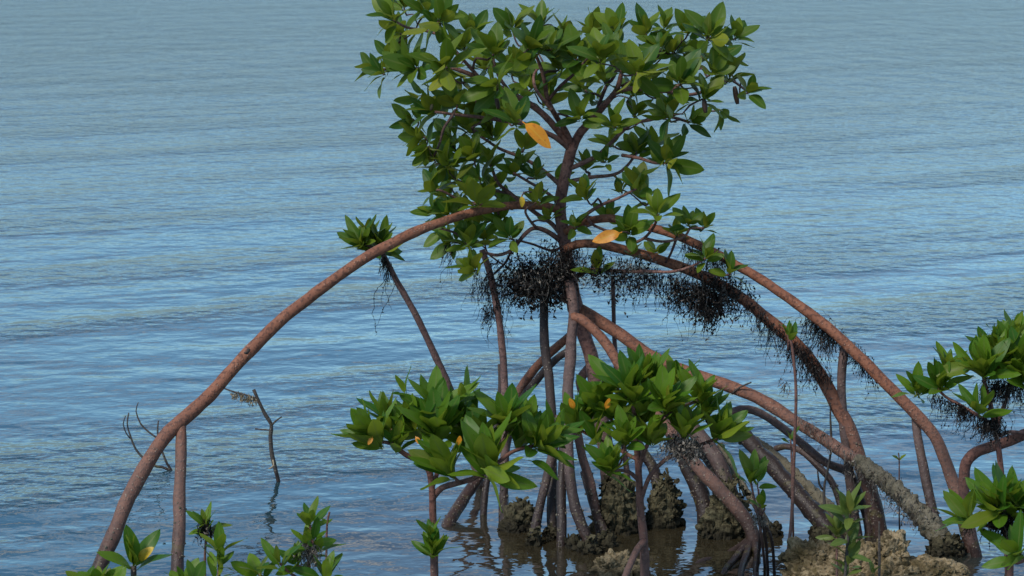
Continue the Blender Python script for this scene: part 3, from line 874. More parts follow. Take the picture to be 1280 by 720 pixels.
# rosettes: px, py, direction (degrees, 90 is up), leaves, leaf length in px, depth offset
ROS = [
 (491,24,135,8,32,-.1),(532,15,95,8,30,.05),(551,25,35,7,32,-.12),(545,30,205,3,38,-.15),(467,86,160,6,20,-.05),(520,85,140,9,32,-.12),(557,84,95,9,38,-.2),(505,8,80,6,28,.1),
 (556,88,265,4,32,-.25),(617,66,105,9,32,-.1),(662,60,70,9,34,-.15),(620,107,130,8,34,-.22),(542,140,150,9,32,-.1),(527,170,190,8,28,-.05),(645,152,100,7,36,-.28),(699,85,110,9,32,-.05),
 (720,72,90,10,34,-.1),(586,164,120,7,28,-.05),(725,147,95,7,26,-.1),(750,72,95,11,34,-.2),(772,37,100,9,26,.1),(807,40,85,8,27,.05),(797,92,75,7,32,-.2),(797,94,280,3,30,-.25),
 (842,65,110,8,28,.08),(885,45,95,10,32,-.05),(888,50,0,4,30,-.1),(920,47,75,6,24,.0),(850,102,80,9,32,-.2),(912,97,85,9,30,-.05),(880,122,75,9,28,-.2),(937,115,40,7,24,-.1),
 (836,145,95,8,30,-.15),(836,146,215,2,34,-.2),(862,152,20,6,24,-.1),(767,157,90,8,27,-.2),(795,142,60,6,26,.0),(732,80,70,7,28,.12),(590,40,85,8,26,.15),(640,35,90,8,28,.1),(676,30,90,7,26,.15),
 (705,45,95,8,26,.18),(740,40,90,8,26,.15),(575,100,250,6,28,.05),(600,130,200,6,26,.1),(665,110,80,7,28,.15),(640,90,70,7,30,.2),(690,110,100,7,26,.2),(815,75,90,8,28,.15),(865,75,90,8,28,.1),
 (830,35,80,6,22,.12),(900,72,60,7,26,.1),(560,120,230,6,26,.1),(525,120,200,5,26,.05),(515,150,175,6,24,.0),(570,190,110,6,26,.15),(535,185,250,6,24,-.1),(553,205,265,5,26,.0),
 (832,202,80,7,30,-.15),(836,204,330,4,32,-.18),(796,234,95,7,26,-.1),(732,245,95,8,24,-.1),(757,201,85,5,18,-.05),(822,267,90,7,27,-.2),(787,290,90,9,28,-.15),(719,282,95,6,20,-.1),(687,272,90,5,18,-.05),
 (672,252,105,7,22,-.1),(670,220,85,6,22,-.05),(845,292,100,5,20,-.1),(860,280,90,6,20,-.15),(880,284,70,5,20,-.12),(882,322,90,8,26,-.2),(912,340,80,6,22,-.2),(820,315,90,5,18,-.05),(790,317,80,4,16,-.1),
 (747,338,95,6,24,-.1),(795,190,100,7,28,.08),(732,210,80,6,20,.05),(777,240,105,4,16,.0),(810,250,110,5,22,.05),(760,272,80,6,20,.05),
 (545,238,140,6,24,-.1),(542,265,120,7,22,-.05),(562,268,125,6,30,-.1),(595,252,110,10,30,-.15),(592,197,120,9,30,-.1),(542,195,170,8,24,-.05),(565,302,160,7,24,.0),(585,305,100,9,26,-.1),(605,300,85,7,24,.0),
 (592,337,120,9,26,-.15),(637,297,100,8,24,-.1),(642,217,90,6,22,-.05),(612,205,100,7,26,.05),(570,225,130,7,26,.05),(615,235,90,7,26,.1),(630,255,60,6,22,.1),(655,185,80,6,24,.1),(615,170,110,7,28,.1),
 (562,170,150,7,26,.1),(580,285,100,7,24,.12),(555,290,150,6,22,.1),(650,205,100,5,20,.0),(600,278,95,7,24,.1),(560,245,120,6,24,.1),(695,225,60,4,18,.1),(765,180,100,5,22,.1),(815,182,85,6,26,.1),
 (478,92,150,6,26,-.1),(503,84,130,7,28,-.05),(488,70,120,5,24,.05),(500,40,130,7,28,.05),(755,100,100,7,28,.0),(775,85,80,8,30,-.1),(730,110,100,6,26,.05),(790,118,85,6,26,.1),(812,100,95,7,28,.0),(745,125,110,5,24,.12),(690,60,100,7,28,-.1),(655,85,120,7,30,-.15),(605,85,110,7,30,.0),
 (765,60,95,8,28,.0),(825,60,100,7,26,.0),(860,40,110,7,26,.05),(580,60,100,7,28,.1),(630,135,150,6,28,-.1),(570,130,140,6,28,-.1),(505,60,140,5,26,.1),(890,90,70,7,28,-.1),(835,120,80,6,26,.1),(900,140,300,3,22,-.1),
 (560,205,130,6,26,-.1),(600,225,110,6,26,-.1),(625,275,100,6,24,-.05),(575,262,110,7,26,-.05),(680,130,70,5,26,.15),(610,150,130,6,28,.1),
]
rng = random.Random(21)
leaf_items = []
tips = []
for (px, py, ang, n, ln, dy) in ROS:
    Y = TY + dy * 1.5
    tips.append((at(px, py, Y), ang, n, ln))
# grow a twig to every rosette from the nearest limb, nearest rosettes first
todo = list(tips)
def nearest(p):
    best = None
    for P, R in BR:
        for i in range(0, len(P), 3):
            d = (P[i] - p).length + max(0, P[i].z - p.z) * 0.6
            if best is None or d < best[0]: best = (d, P[i], R[i], P[max(i - 1, 0)], P[min(i + 1, len(P) - 1)])
    return best
todo.sort(key=lambda q: nearest(q[0])[0])
for p, ang, n, ln in todo:
    d, q, r, qa, qb = nearest(p)
    ax = axis3(ang + rng.uniform(-10, 10), rng.uniform(-0.15, 0.85))
    if d > 0.012:
        tan = (qb - qa).normalized()
        m1 = q.lerp(p, 0.35) + tan * d * 0.12 + Vector((rng.gauss(0, .06), rng.gauss(0, .06), rng.gauss(0, .06))) * d
        m2 = q.lerp(p, 0.72) - ax * d * 0.14 + Vector((rng.gauss(0, .05), rng.gauss(0, .05), rng.gauss(0, .05))) * d
        r0 = min(r * 0.85, 0.0052)
        pr = catmull([q, m1, m2, p - ax * 0.004], [r0, r0 * 0.85, max(0.0030, r0 * 0.7), 0.0028], 0.012)
        tube_part(tree, 'twig', M['twig'], pr, 6, 0.08, d * 50)
        BR.append(pr)
    s = (p.y) / FPX
    leaf_items += rosette_leaves(rng, p, ax, n + 2, ln * s * 1.28, 1.0)
leaf_items.sort(key=lambda it: (it[0].translation.y))
# the nearest 298 leaves are leaves of their own, plus the dying ones below; the rest of the crown is one mass
for M4, sh in leaf_items[:296]: link_leaf(tree, M4, sh, 'leaf')
leaf_stuff(tree, leaf_items[296:], 'leaf', 'crown_leaves')
def single(parent, px0, py0, px1, py1, Y, key, upv=(0, -1, 0.4), shape=0, label=None, dY=-0.01):
    a, b = at(px0, py0, Y), at(px1, py1, Y + dY)
    return link_leaf(parent, leaf_matrix(a, b - a, Vector(upv), (b - a).length), shape, key, label=label)
single(tree, 653, 152, 690, 184, 7.42, 'leaf_orange', (0.4, -1, 0.7), 0, 'bright orange dying leaf below the upper crown')
single(tree, 778, 290, 741, 302, 7.62, 'leaf_orange', (0, -1, 0.5), 2, 'bright orange dying leaf over the lower arch root')
single(tree, 652, 244, 653, 259, 7.7, 'leaf_yellow', (0.2, -1, 0.2), 1)
tube_part(tree, 'petiole', M['twig'], path([(645, 151), (650, 150), (655, 154)], 7.6, 7.42, 1.0, 1.0), 5)
tube_part(tree, 'petiole', M['twig'], path([(787, 292), (783, 290), (777, 290)], 7.7, 7.62, 1.0, 1.0), 5)
tube_part(tree, 'petiole', M['twig'], path([(664, 240), (656, 240), (652, 246)], 7.8, 7.7, 1.0, 1.0), 5)
for (x0, y0, x1, y1, Y, r) in [(918, 108, 922, 130, 7.85, 3.2), (880, 124, 882, 141, 7.68, 3.2), (660, 66, 649, 71, 7.8, 3.2), (620, 120, 623, 136, 7.66, 2.6), (540, 130, 539, 138, 7.8, 2)]:
    mb = MB()
    P, _ = path([(x0, y0), ((x0 + x1) / 2, (y0 + y1) / 2), (x1, y1)], Y, Y, 1, 1, step=0.004)
    R = [r * Y / FPX * (0.35 + 0.75 * math.sin(math.pi * (0.12 + 0.76 * i / (len(P) - 1)))) for i in range(len(P))]
    tube(mb, P, R, 7, 0.05)
    mb.build('propagule', M['bud'], tree)
o = barn_mb.build('barnacles', M['shell'], tree, smooth=False)
tag(o, kind='stuff')

# ------------------------------------------------------------------ weed caught on the roots
weed(1, [(640, 325), (655, 338), (672, 336), (690, 330), (704, 322)], 7.93, 520, 46, 'big black weed mat caught between twigs beside the trunk', thick=0.08, depth=0.07, wander=0.95, down=0.7, r=0.0014, flecks=0.6, fl=0.008)
weed(2, [(655, 345), (668, 350), (682, 350), (694, 342)], 7.93, 330, 34, 'dense black core of weed wrapped round a dark upright root', thick=0.065, depth=0.06, wander=1.1, down=0.5, r=0.0018, flecks=0.8, fl=0.011, long=0.05)
weed(3, [(590, 335), (602, 345), (614, 350), (625, 355), (640, 360)], 8.08, 150, 34, 'loose ragged weed round a thin upright brown root below small leaves', thick=0.045, flecks=0.35)
weed(4, [(606, 388), (612, 382), (622, 376)], 8.06, 75, 34, 'small brown weed tuft hooked on a thin upright root', thick=0.02)
weed(5, [(556, 306), (564, 305), (572, 303)], 7.98, 36, 34, 'thin weed threads under a small leaf whorl at the crown edge', thick=0.02, flecks=0.25)
weed(6, [(735, 322), (755, 330), (770, 338), (790, 338), (812, 334)], 7.86, 300, 34, 'tangled black weed under the orange leaf on the lower arch', thick=0.06, depth=0.06, wander=0.9, down=0.7, flecks=0.5, fl=0.008)
weed(7, [(800, 336), (825, 345), (850, 350), (880, 358)], (7.84, 7.82), 150, 46, 'long thin weed threads trailing from the lower arch root', thick=0.025, down=1.3, flecks=0.28)
weed(8, [(850, 346), (866, 352), (884, 356), (900, 352), (912, 350)], 7.8, 420, 46, 'heavy black hanging weed bunch below the two arch roots', thick=0.065, depth=0.05, wander=0.8, down=0.8, r=0.0014, flecks=0.55, fl=0.008)
weed(9, [(866, 362), (876, 374), (886, 384), (894, 378), (902, 366)], 7.8, 260, 26, 'matted black knot of weed at the tip of the hanging bunch', thick=0.045, wander=0.7, r=0.0016, flecks=0.6, fl=0.008)
weed(10, [(855, 300), (868, 312), (884, 318), (898, 318), (908, 322)], 7.74, 170, 32, 'fine brown weed fringe under the upper arch beside bright leaves', thick=0.025, flecks=0.3)
weed(11, [(925, 372), (945, 388), (965, 404), (985, 420), (1000, 436)], (7.78, 7.72), 190, 34, 'sparse weed fringe on the middle of the lower arch root', thick=0.018, flecks=0.35)
weed(12, [(1010, 390), (1022, 398), (1036, 411), (1045, 420)], (7.79, 7.77), 200, 44, 'dark weed wound round the upper arch above its upright leg', thick=0.028, flecks=0.45)
weed(13, [(1058, 430), (1070, 438), (1082, 451), (1092, 462)], (7.77, 7.74), 170, 26, 'short dark weed collar on the upper arch past its upright leg', thick=0.026, flecks=0.5)
weed(14, [(990, 428), (1004, 438), (1018, 455), (1028, 470)], (7.72, 7.69), 260, 26, 'brown weed nest beneath a two-leaf sprout on the lower arch', thick=0.035, wander=0.6, flecks=0.5)
weed(15, [(1062, 572), (1085, 585), (1108, 600), (1130, 622), (1150, 642)], (7.63, 7.52), 330, 24, 'grey fibre matted over the crusted end of the low root', name='root_fibre', thick=0.030, mat='weed_grey', flecks=0.3, wander=0.7)
weed(16, [(1000, 520), (1020, 535), (1045, 555), (1065, 570)], (7.68, 7.62), 90, 20, 'thin grey fibre on the straight middle of the low root', name='root_fibre', thick=0.018, mat='weed_grey', flecks=0.2)
weed(17, [(690, 300), (700, 310), (712, 312), (722, 316)], 7.92, 160, 34, 'dark fibrous collar of weed round the trunk under the crown', thick=0.04, depth=0.05, wander=0.6, flecks=0.45)
weed(18, [(770, 318), (785, 326), (798, 322), (810, 318)], 7.82, 80, 26, 'pale dry root fibres lying over the black weed under the orange leaf', name='root_fibre', thick=0.03, mat='weed_grey', wander=0.7, down=0.6)
weed(19, [(650, 330), (665, 345), (685, 335), (698, 318)], 7.88, 80, 30, 'pale dry fibres strewn over the weed mat beside the trunk', name='root_fibre', thick=0.05, mat='weed_grey', wander=0.7, down=0.7)
weed(20, [(978, 470), (982, 478), (980, 488)], 7.74, 26, 18, 'curled pale tuft dangling on a long thread below the arch', name='root_fibre', thick=0.012, mat='weed_grey', wander=0.9, down=0.5)

# ------------------------------------------------------------------ saplings and seedlings
def plant(name, label, cat, base, stems, ros, Y, key, seed, group=None, mat='stem', narrow=False, spread=0.64, dark=(), toward=(0.0, 0.6), auto=True):
    """stems: list of (pixel polyline, r0, r1[, dY end]); ros: (px, py, angle, n, len_px, dY)"""
    rg = random.Random(seed)
    t = empty(name, base)
    tag(t, label, cat, group)
    lines = []
    for i, st in enumerate(stems):
        pts, r0, r1 = st[:3]
        y0, y1 = (st[3], st[4]) if len(st) > 4 else (0, 0)
        if i == 0 and base is not None:
            P = [at(px, py, Y + y0 + (y1 - y0) * k / (len(pts) - 1)) for k, (px, py) in enumerate(pts)]
            R = [(r0 + (r1 - r0) * k / (len(pts) - 1)) * Y / FPX for k in range(len(pts))]
            b = Vector(base) + Vector((0, 0, -0.03))
            mid = (b + P[0]) / 2 + Vector((P[0].x - P[1].x, 0, 0)) * 0.1
            pr = catmull([b, mid] + P, [R[0] * 1.15, R[0] * 1.05] + R, 0.012)
        else:
            pr = path(pts, Y + y0, Y + y1, r0, r1, step=0.012)
        tube_part(t, 'stem' if i == 0 else 'branch', M[mat], pr, 8, 0.07, seed + i)
        lines.append(pr)
    for (px, py, ang, n, ln, dy) in ros:
        p = at(px, py, Y + dy)
        ax = axis3(ang + rg.uniform(-6, 6), rg.uniform(*toward))
        if auto:
            best = None
            for P, R in lines:
                for i in range(0, len(P), 2):
                    d = (P[i] - p).length + max(0, P[i].z - p.z) * 0.8
                    if best is None or d < best[0]: best = (d, P[i], R[i])
            d, q, r = best
            if d > 0.008:
                r0 = min(r * 0.8, 0.0065)
                m1 = q.lerp(p, 0.5) - ax * d * 0.15 + Vector((rg.gauss(0, .05), rg.gauss(0, .05), rg.gauss(0, .05))) * d
                pr = catmull([q, m1, p - ax * 0.003], [r0, r0 * 0.8, max(0.0025, r0 * 0.6)], 0.01)
                tube_part(t, 'twig', M[mat], pr, 6, 0.06, seed)
                lines.append(pr)
        s = p.y / FPX
        for M4, sh in rosette_leaves(rg, p, ax, n + (7 if n > 7 else 3 if n > 6 else 1 if n > 4 else 0), ln * s * 1.26, spread): link_leaf(t, M4, sh, key, narrow)
    return t

def ground(px, Y):
    x = at(px, 700, Y).x
    return Vector((x, Y, shore_height(x, Y)))

YA = 6.65
A = plant('mangrove_sapling', 'bushy bright green mangrove sapling with a sprout low on its stem', 'sapling', ground(543, YA),
  [([(543, 722), (542, 680), (541, 645), (540, 612), (536, 588), (525, 577), (508, 569), (496, 560)], 5.4, 3.0, 0, -.03),
   ([(541, 622), (552, 610), (572, 604), (592, 598), (606, 588), (612, 584)], 4.2, 3.2, 0, -.1),
   ([(600, 593), (620, 580), (638, 566), (655, 560), (672, 556)], 2.8, 2.2, -.05, .02),
   ([(540, 610), (545, 596), (548, 580), (547, 548)], 3, 2.4, 0, .05),
   ([(612, 582), (625, 560), (635, 536)], 2.6, 2.0, -.06, .05),
   ([(497, 560), (488, 554), (476, 552)], 2.8, 2.2, -.03, -.05)],
  [(472,552,125,11,46,-.05),(496,560,85,6,36,-.03),(547,545,95,12,56,.0),(545,520,95,8,50,.06),(562,590,125,9,46,-.1),(611,588,95,10,58,-.12),(612,590,335,5,50,-.15),(635,534,90,8,52,.05),(672,556,45,10,44,.0),(690,545,60,7,36,.05),(520,540,100,8,44,.04),(488,535,105,8,44,.06),(600,560,100,8,46,.02),(655,540,80,8,40,.1),(568,530,80,8,44,.1),
   (650,556,70,7,40,.05),(507,492,110,3,28,.06),(577,497,55,4,30,.05),(590,548,90,7,44,.08),(541,692,92,9,30,-.06),(541,672,95,5,26,-.05)],
  YA, 'leaf_young', 101, narrow=True)
single(A, 466, 545, 460, 556, YA - .08, 'leaf_orange'); single(A, 519, 545, 526, 556, YA - .06, 'leaf_orange'); single(A, 573, 558, 575, 545, YA - .1, 'leaf_orange')
single(A, 660, 575, 702, 590, YA - .05, 'leaf_young', (0, -.3, 1), 2)

YB = 6.85
B = plant('mangrove_sapling', 'green mangrove sapling with a slanting stilt root and brown weed tangle on one twig', 'sapling', ground(806, YB),
  [([(806, 722), (805, 680), (801, 640), (799, 605), (797, 570), (794, 530), (791, 500)], 6.2, 3.0, 0, .0),
   ([(800, 628), (812, 596), (830, 576), (852, 562), (858, 545)], 3.2, 2.4, 0, -.05),
   ([(798, 590), (805, 565), (818, 540), (832, 514)], 3.0, 2.2, 0, -.06),
   ([(832, 520), (850, 510), (874, 500)], 2.4, 2.0, -.05, .03),
   ([(855, 560), (875, 556), (896, 548)], 2.4, 2.0, -.04, .0),
   ([(798, 600), (786, 590), (772, 588), (762, 588)], 2.8, 2.2, 0, -.08),
   ([(797, 575), (770, 560), (745, 548), (724, 537)], 2.6, 2.0, 0, .06),
   ([(795, 550), (775, 535), (752, 512)], 2.6, 2.0, 0, .08)],
  [(790,497,92,12,44,-.03),(800,480,95,8,40,.1),(770,485,130,6,40,.05),(832,510,90,10,42,-.08),(875,497,85,9,36,.02),(857,542,85,9,36,-.08),(897,545,70,9,40,.0),(898,548,10,4,42,-.05),(782,552,95,9,38,-.1),(815,550,85,8,36,-.06),
   (762,587,95,10,36,-.12),(764,590,5,3,34,-.15),(722,535,110,8,38,.06),(750,510,100,8,38,.05),(846,480,90,7,36,.1),(745,550,110,5,34,.02),(815,480,100,8,36,.12),(735,525,100,8,36,.1),(805,525,95,8,36,.02),(845,530,95,8,34,.0),(880,520,80,8,34,.05),(770,520,100,8,38,.05)],
  YB, 'leaf_young', 202, narrow=True)
single(B, 718, 512, 712, 498, YB, 'leaf_orange'); single(B, 757, 512, 762, 498, YB - .02, 'leaf_orange')
tube_part(B, 'stilt_root', M['stem'], path([(806, 676), (797, 686), (788, 705), (778, 730)], YB - .01, YB - .12, 4.6, 4.6), 8, 0.06, 4)
weed(31, [(838, 552), (850, 550), (862, 552), (872, 558)], YB - .07, 420, 17, 'brown matted weed tangle on the twig of a bushy sapling', thick=0.036, depth=0.04, wander=0.8, mat='weed_grey', flecks=0.6, fl=0.007, down=0.7)

YC = 7.25
C = plant('mangrove_sapling', 'mangrove sapling with tall dark leaf whorls, hanging weed and a thick dark arching root', 'sapling', on_water(1262, 716, 0) + Vector((0, 0, -.05)),
  [([(1258, 668), (1254, 620), (1250, 575), (1244, 535), (1238, 505), (1231, 480), (1230, 466)], 4.2, 2.6, 0, 0),
   ([(1245, 538), (1252, 515), (1258, 500), (1262, 480), (1274, 466)], 3.0, 2.4, 0, .05),
   ([(1240, 530), (1220, 518), (1200, 506), (1182, 496), (1172, 486)], 2.4, 1.8, 0, .1),
   ([(1292, 538), (1262, 551), (1240, 558), (1220, 566), (1208, 578), (1205, 600), (1208, 640), (1222, 700)], 7, 7.5, .1, .2),
   ([(1250, 545), (1262, 540), (1290, 542)], 2.6, 2.4, 0, .08)],
  [(1145,490,110,7,30,.15),(1150,492,60,5,28,.13),(1176,484,95,9,32,.08),(1184,462,85,7,30,.12),(1230,466,100,12,40,-.02),(1216,455,125,6,40,.05),(1250,460,92,11,42,.03),(1275,464,90,11,44,.0),(1262,440,90,8,40,.1),(1240,440,95,8,36,.12),(1270,425,92,8,36,.15),(1222,512,120,5,32,-.05),(1226,515,70,4,32,-.05),(1284,480,80,8,40,-.03)],
  YC, 'leaf_young', 303, narrow=True)
weed(41, [(1164, 492), (1185, 500), (1205, 508), (1225, 520), (1240, 528)], (YC + .1, YC), 190, 22, 'dark stringy weed draped along a low twig between two leaf whorls', thick=0.016, flecks=0.35)
weed(42, [(1200, 506), (1208, 510)], YC + .04, 60, 34, 'narrow black weed tail dangling from a low twig', thick=0.012, flecks=0.5)
weed(43, [(1228, 524), (1240, 526), (1248, 530)], YC - .02, 190, 26, 'round black weed ball under a low two-leaf whorl', thick=0.03, wander=0.7, flecks=0.6)
weed(44, [(1236, 476), (1248, 478), (1262, 476), (1275, 478)], YC, 260, 30, 'black weed hanging below the tallest dark leaf whorls', thick=0.03, wander=0.6, flecks=0.5)

YD = 6.45
D = plant('mangrove_sapling', 'low mangrove sapling with large glossy leaves spreading from a mossy black knot', 'sapling', ground(1262, YD),
  [([(1262, 722), (1262, 700), (1260, 676), (1254, 652), (1250, 640)], 5, 4, 0, 0),
   ([(1254, 660), (1236, 658), (1220, 652), (1210, 650)], 2.6, 2.0, 0, -.03),
   ([(1262, 700), (1272, 702), (1282, 698)], 4.5, 4, 0, -.02),
   ([(1260, 690), (1266, 692), (1271, 692)], 2.6, 2.2, 0, -.08)],
  [(1210,650,150,4,44,-.04),(1208,648,95,5,36,.0),(1245,636,110,9,44,-.02),(1248,638,175,3,50,-.08),(1262,636,80,9,52,-.03),(1285,640,85,8,50,.0),(1272,692,105,6,42,-.1),(1275,694,170,3,36,-.12)],
  YD, 'leaf_young', 404, spread=0.75, narrow=True)
weed(45, [(1242, 642), (1255, 645), (1268, 645)], YD - .02, 330, 26, 'mossy black knot of weed under large glossy leaves', thick=0.032, wander=0.75, flecks=0.6, r=0.0014)
weed(46, [(1208, 655), (1214, 656)], YD - .03, 24, 24, 'few short black threads under a low glossy leaf pair', thick=0.01)

# the sapling leaning behind the left arch
E = plant('mangrove_sapling', 'thin leaning mangrove sapling whose leaf tuft shows above the long arch root', 'sapling', on_water(604, 625, -.05),
  [([(596, 590), (578, 530), (560, 480), (545, 447), (522, 398), (498, 355), (484, 328), (476, 312)], 5.4, 3.2, 0, 0),
   ([(484, 326), (470, 312), (455, 305)], 2.6, 2.0, 0, 0)],
  [(453,306,112,12,31,0),(474,308,85,10,30,.03),(462,300,95,7,30,.06),(478,312,15,2,30,-.02)],
  8.3, 'leaf', 505, narrow=True, mat='twig', spread=0.85)
weed(47, [(474, 316), (480, 322), (486, 330)], 8.29, 34, 30, 'dry brown rootlets hanging under the leaf tuft above the arch root', name='root_fibre', thick=0.014, mat='weed', r=0.0016)
weed(48, [(484, 334), (488, 345)], 8.29, 12, 50, 'long limp rootlet trailing beside a thin leaning stem', name='root_fibre', thick=0.006, mat='weed', r=0.0016, down=1.6, long=0.4)

G = 'small mangrove seedlings along the shore'
def seedling(label, px, Y, stems, ros, key='leaf_young', seed=0, name='mangrove_seedling', narrow=True, base=None, mat='stem', spread=0.66, toward=(0.1, 0.5)):
    return plant(name, label, 'seedling', base if base is not None else ground(px, Y), stems, ros, Y, key, seed, G, mat, narrow, spread, toward=toward)

S1 = seedling('seedling with long upright leaves and one yellow leaf before the arch root foot', 167, 6.3,
  [([(166, 745), (167, 722), (167, 708)], 4.4, 3.6)], [(167,706,92,6,46,0)], seed=1, spread=0.42, mat='root_dark')
single(S1, 172, 702, 190, 684, 6.3, 'leaf_yellow', (-.4, -1, .3), 1, label='yellow leaf')
S2 = seedling('small seedling with a dark weed-wrapped neck beside the upright root leg', 257, 6.3,
  [([(257, 745), (256, 700), (258, 668)], 1.8, 1.5)], [(258,658,92,7,26,0),(260,668,70,3,22,0)], seed=2)
weed(51, [(255, 655), (260, 656)], 6.29, 110, 24, 'black weed wrapped round the neck of a small seedling', thick=0.014, wander=0.6, flecks=0.5)
seedling('seedling of stacked rounded leaves next to the weed-wrapped one', 274, 6.2, [([(273, 748), (274, 710), (275, 690)], 2.2, 1.8)], [(275,690,92,5,30,0),(273,706,80,5,26,-.01),(272,722,60,4,30,0)], seed=3)
S4 = seedling('many-tufted seedling with rootlet-covered stem above the shore edge', 386, 6.2,
  [([(384, 748), (386, 705), (388, 660)], 3.4, 2.4), ([(385, 730), (362, 716), (350, 704)], 2, 1.6, 0, -.04), ([(386, 735), (345, 730), (324, 718)], 2, 1.6, 0, .03), ([(387, 735), (398, 728), (404, 722)], 2, 1.6, 0, -.03)],
  [(388,655,92,7,28,0),(392,676,70,4,26,-.02),(384,680,120,4,26,-.02),(396,692,50,3,28,0),(350,706,100,6,30,-.04),(372,706,120,5,28,0),(324,720,120,6,32,.03),(406,722,80,7,34,-.03)], seed=4, spread=0.9)
weed(52, [(380, 690), (388, 668), (392, 690)], 6.19, 210, 26, 'grey and black rootlets covering a many-tufted seedling stem', name='root_fibre', thick=0.018, mat='weed_grey', wander=0.5)
S5 = seedling('bare thin seedling with a reddish tip and two tiny leaves', 408, 6.6, [([(408, 745), (408, 690), (409, 655), (412, 640)], 1.5, 1.3)], [], seed=5)
for dx, dy in ((-6, -9), (6, -7)): single(S5, 409, 656, 409 + dx, 656 + dy, 6.6, 'leaf_young', (-dx * .1, -.6, .8), 4)
seedling('clump of round young leaves at the foot of the long arch', 124, 6.1, [([(126, 760), (126, 745), (124, 734)], 2.4, 2.0)], [(124,734,95,8,30,0),(108,732,100,5,24,.02),(146,736,80,6,28,-.02)], seed=6, spread=1.1, narrow=False)
seedling('short leafy seedling at the foot of the upright root leg', 230, 6.1, [([(232, 760), (232, 745), (231, 732)], 2.4, 2.0)], [(231,732,95,7,32,0),(242,730,70,5,30,-.02)], seed=7, spread=1.0, narrow=False)
seedling('tall thin-stemmed seedling with three leaves before the lower arch root', 986, 7.3, [([(985, 690), (990, 640), (993, 560), (995, 490), (991, 440), (988, 424)], 2.4, 1.6)],
  [(988,424,92,4,22,0)], seed=8, base=on_water(982, 714, -.04), spread=0.5)
S9 = seedling('two-stemmed seedling on pale stilt roots beside the splayed root foot', 955, 7.1, [([(951, 665), (946, 640), (941, 615), (938, 600)], 1.8, 1.4), ([(950, 660), (950, 640), (948, 612)], 1.6, 1.3, 0, 0), ([(949, 648), (956, 636), (952, 628)], 1.4, 1.2)],
  [(938,602,95,6,32,0),(947,604,85,4,30,.02),(952,632,95,4,22,-.02)], seed=9, base=on_water(958, 716, -.05), spread=0.6)
for ex, mx in ((968, 964), (946, 950), (960, 957)):
    tube_part(S9, 'stilt_root', M['root_grey'], path([(951, 648), (mx, 672), (ex, 718)], 7.1, None, 2.2, 2.0), 7, 0.08, ex)
weed(53, [(944, 640), (950, 644), (956, 648)], 7.09, 70, 16, 'small brown fibre tuft on a two-stemmed seedling', name='root_fibre', thick=0.014, mat='weed_grey', wander=0.8)
seedling('tall pale seedling with leaf pairs up its dark stem in front of the rock', 1057, 6.7, [([(1055, 745), (1058, 700), (1061, 660), (1062, 640)], 2.6, 1.6)],
  [(1062,640,92,7,30,0),(1062,656,90,3,26,0),(1061,672,92,4,28,0),(1060,690,90,4,28,0),(1059,706,92,4,26,0),(1058,720,90,4,24,0)], 'leaf_pale', 10, spread=0.85, mat='dead')
seedling('short yellowish seedling beside the tall pale one', 1046, 6.75, [([(1046, 745), (1046, 700), (1046, 670)], 1.8, 1.4)], [(1046,668,95,7,26,0)], 'leaf_pale', 11, spread=0.85)
S12 = seedling('lone pencil-thin seedling with two tiny spread leaves standing in open water', 1124, 7.7, [([(1124, 640), (1124, 600), (1124, 575), (1123, 566)], 1.1, 0.9)], [], 'leaf', 12, base=on_water(1125, 672, -.05), spread=1.6, mat='twig', toward=(0, .1))
for dx, dy in ((-8, -8), (8, -8)): single(S12, 1124, 576, 1124 + dx, 576 + dy, 7.7, 'leaf', (-dx * .1, -.5, .8), 4)
seedling('tiny folded seedling between a bare stick and the rock', 1091, 6.8, [([(1091, 745), (1091, 725), (1091, 718)], 1.3, 1.1)], [(1091,717,92,4,14,0)], 'leaf_pale', 13, spread=0.8)
seedling('thin green seedling with a folded tip between the crossing roots', 989, 7.6, [([(991, 640), (990, 600), (989, 560), (988, 550)], 1.4, 1.1)], [(988,550,92,3,16,0)], 'leaf', 14, base=on_water(992, 680, -.05), spread=0.6)
seedling('two-leaf sprout standing up from the weed on the lower arch', 985, 7.7, [([(986, 424), (985, 420), (985, 416)], 1.6, 1.4)], [(985,417,92,3,17,0)], 'leaf_young', 15, base=at(985, 426, 7.71), spread=0.5)

# bare stick at the rock
t = empty('bare_stick', ground(1099, 6.9))
tag(t, 'bare grey brown stick standing up in front of the rock', 'stick')
P = catmull([ground(1099, 6.9) + Vector((0, 0, -.03)), at(1099, 720, 6.9), at(1099, 690, 6.9), at(1099, 652, 6.9)], [.004, .004, .0038, .0026], .012)
tube_part(t, 'stick', M['dead'], P, 7, 0.1, 1)

# dead branches standing in the open water
t = empty('dead_branch', on_water(348, 602))
tag(t, 'crooked dead branch with short side twigs standing alone in open water', 'branch')
yb = on_water(348, 602).y
tube_part(t, 'stem', M['dead'], path([(317, 487), (324, 503), (332, 519), (339, 531), (338, 545), (339, 562), (342, 577), (345, 590), (348, 602)], yb, None, 2.2, 3.1), 7, 0.16, 2)
tube_part(t, 'side_twig', M['dead'], path([(339, 532), (345, 526), (352, 521)], yb, yb - .03, 1.5, 1.0), 6, 0.1, 3)
tube_part(t, 'side_twig', M['dead'], path([(339, 538), (329, 537), (319, 536)], yb, yb + .03, 1.3, 1.0), 6, 0.1, 4)
tube_part(t, 'side_twig', M['weed_tan'], path([(341, 575), (342, 582), (336, 586)], yb - .01, yb - .03, 1.2, 0.8), 6, 0.1, 5)
tube_part(t, 'side_twig', M['dead'], path([(271, 475), (278, 484), (290, 489), (305, 493), (321, 498)], yb + .05, yb, 1.0, 1.3), 6, 0.1, 6)
weed(61, [(290, 489), (300, 492), (312, 495), (318, 497)], (yb + .03, yb), 120, 9, None, thick=0.010, mat='weed_tan', wander=0.7, parent=t)

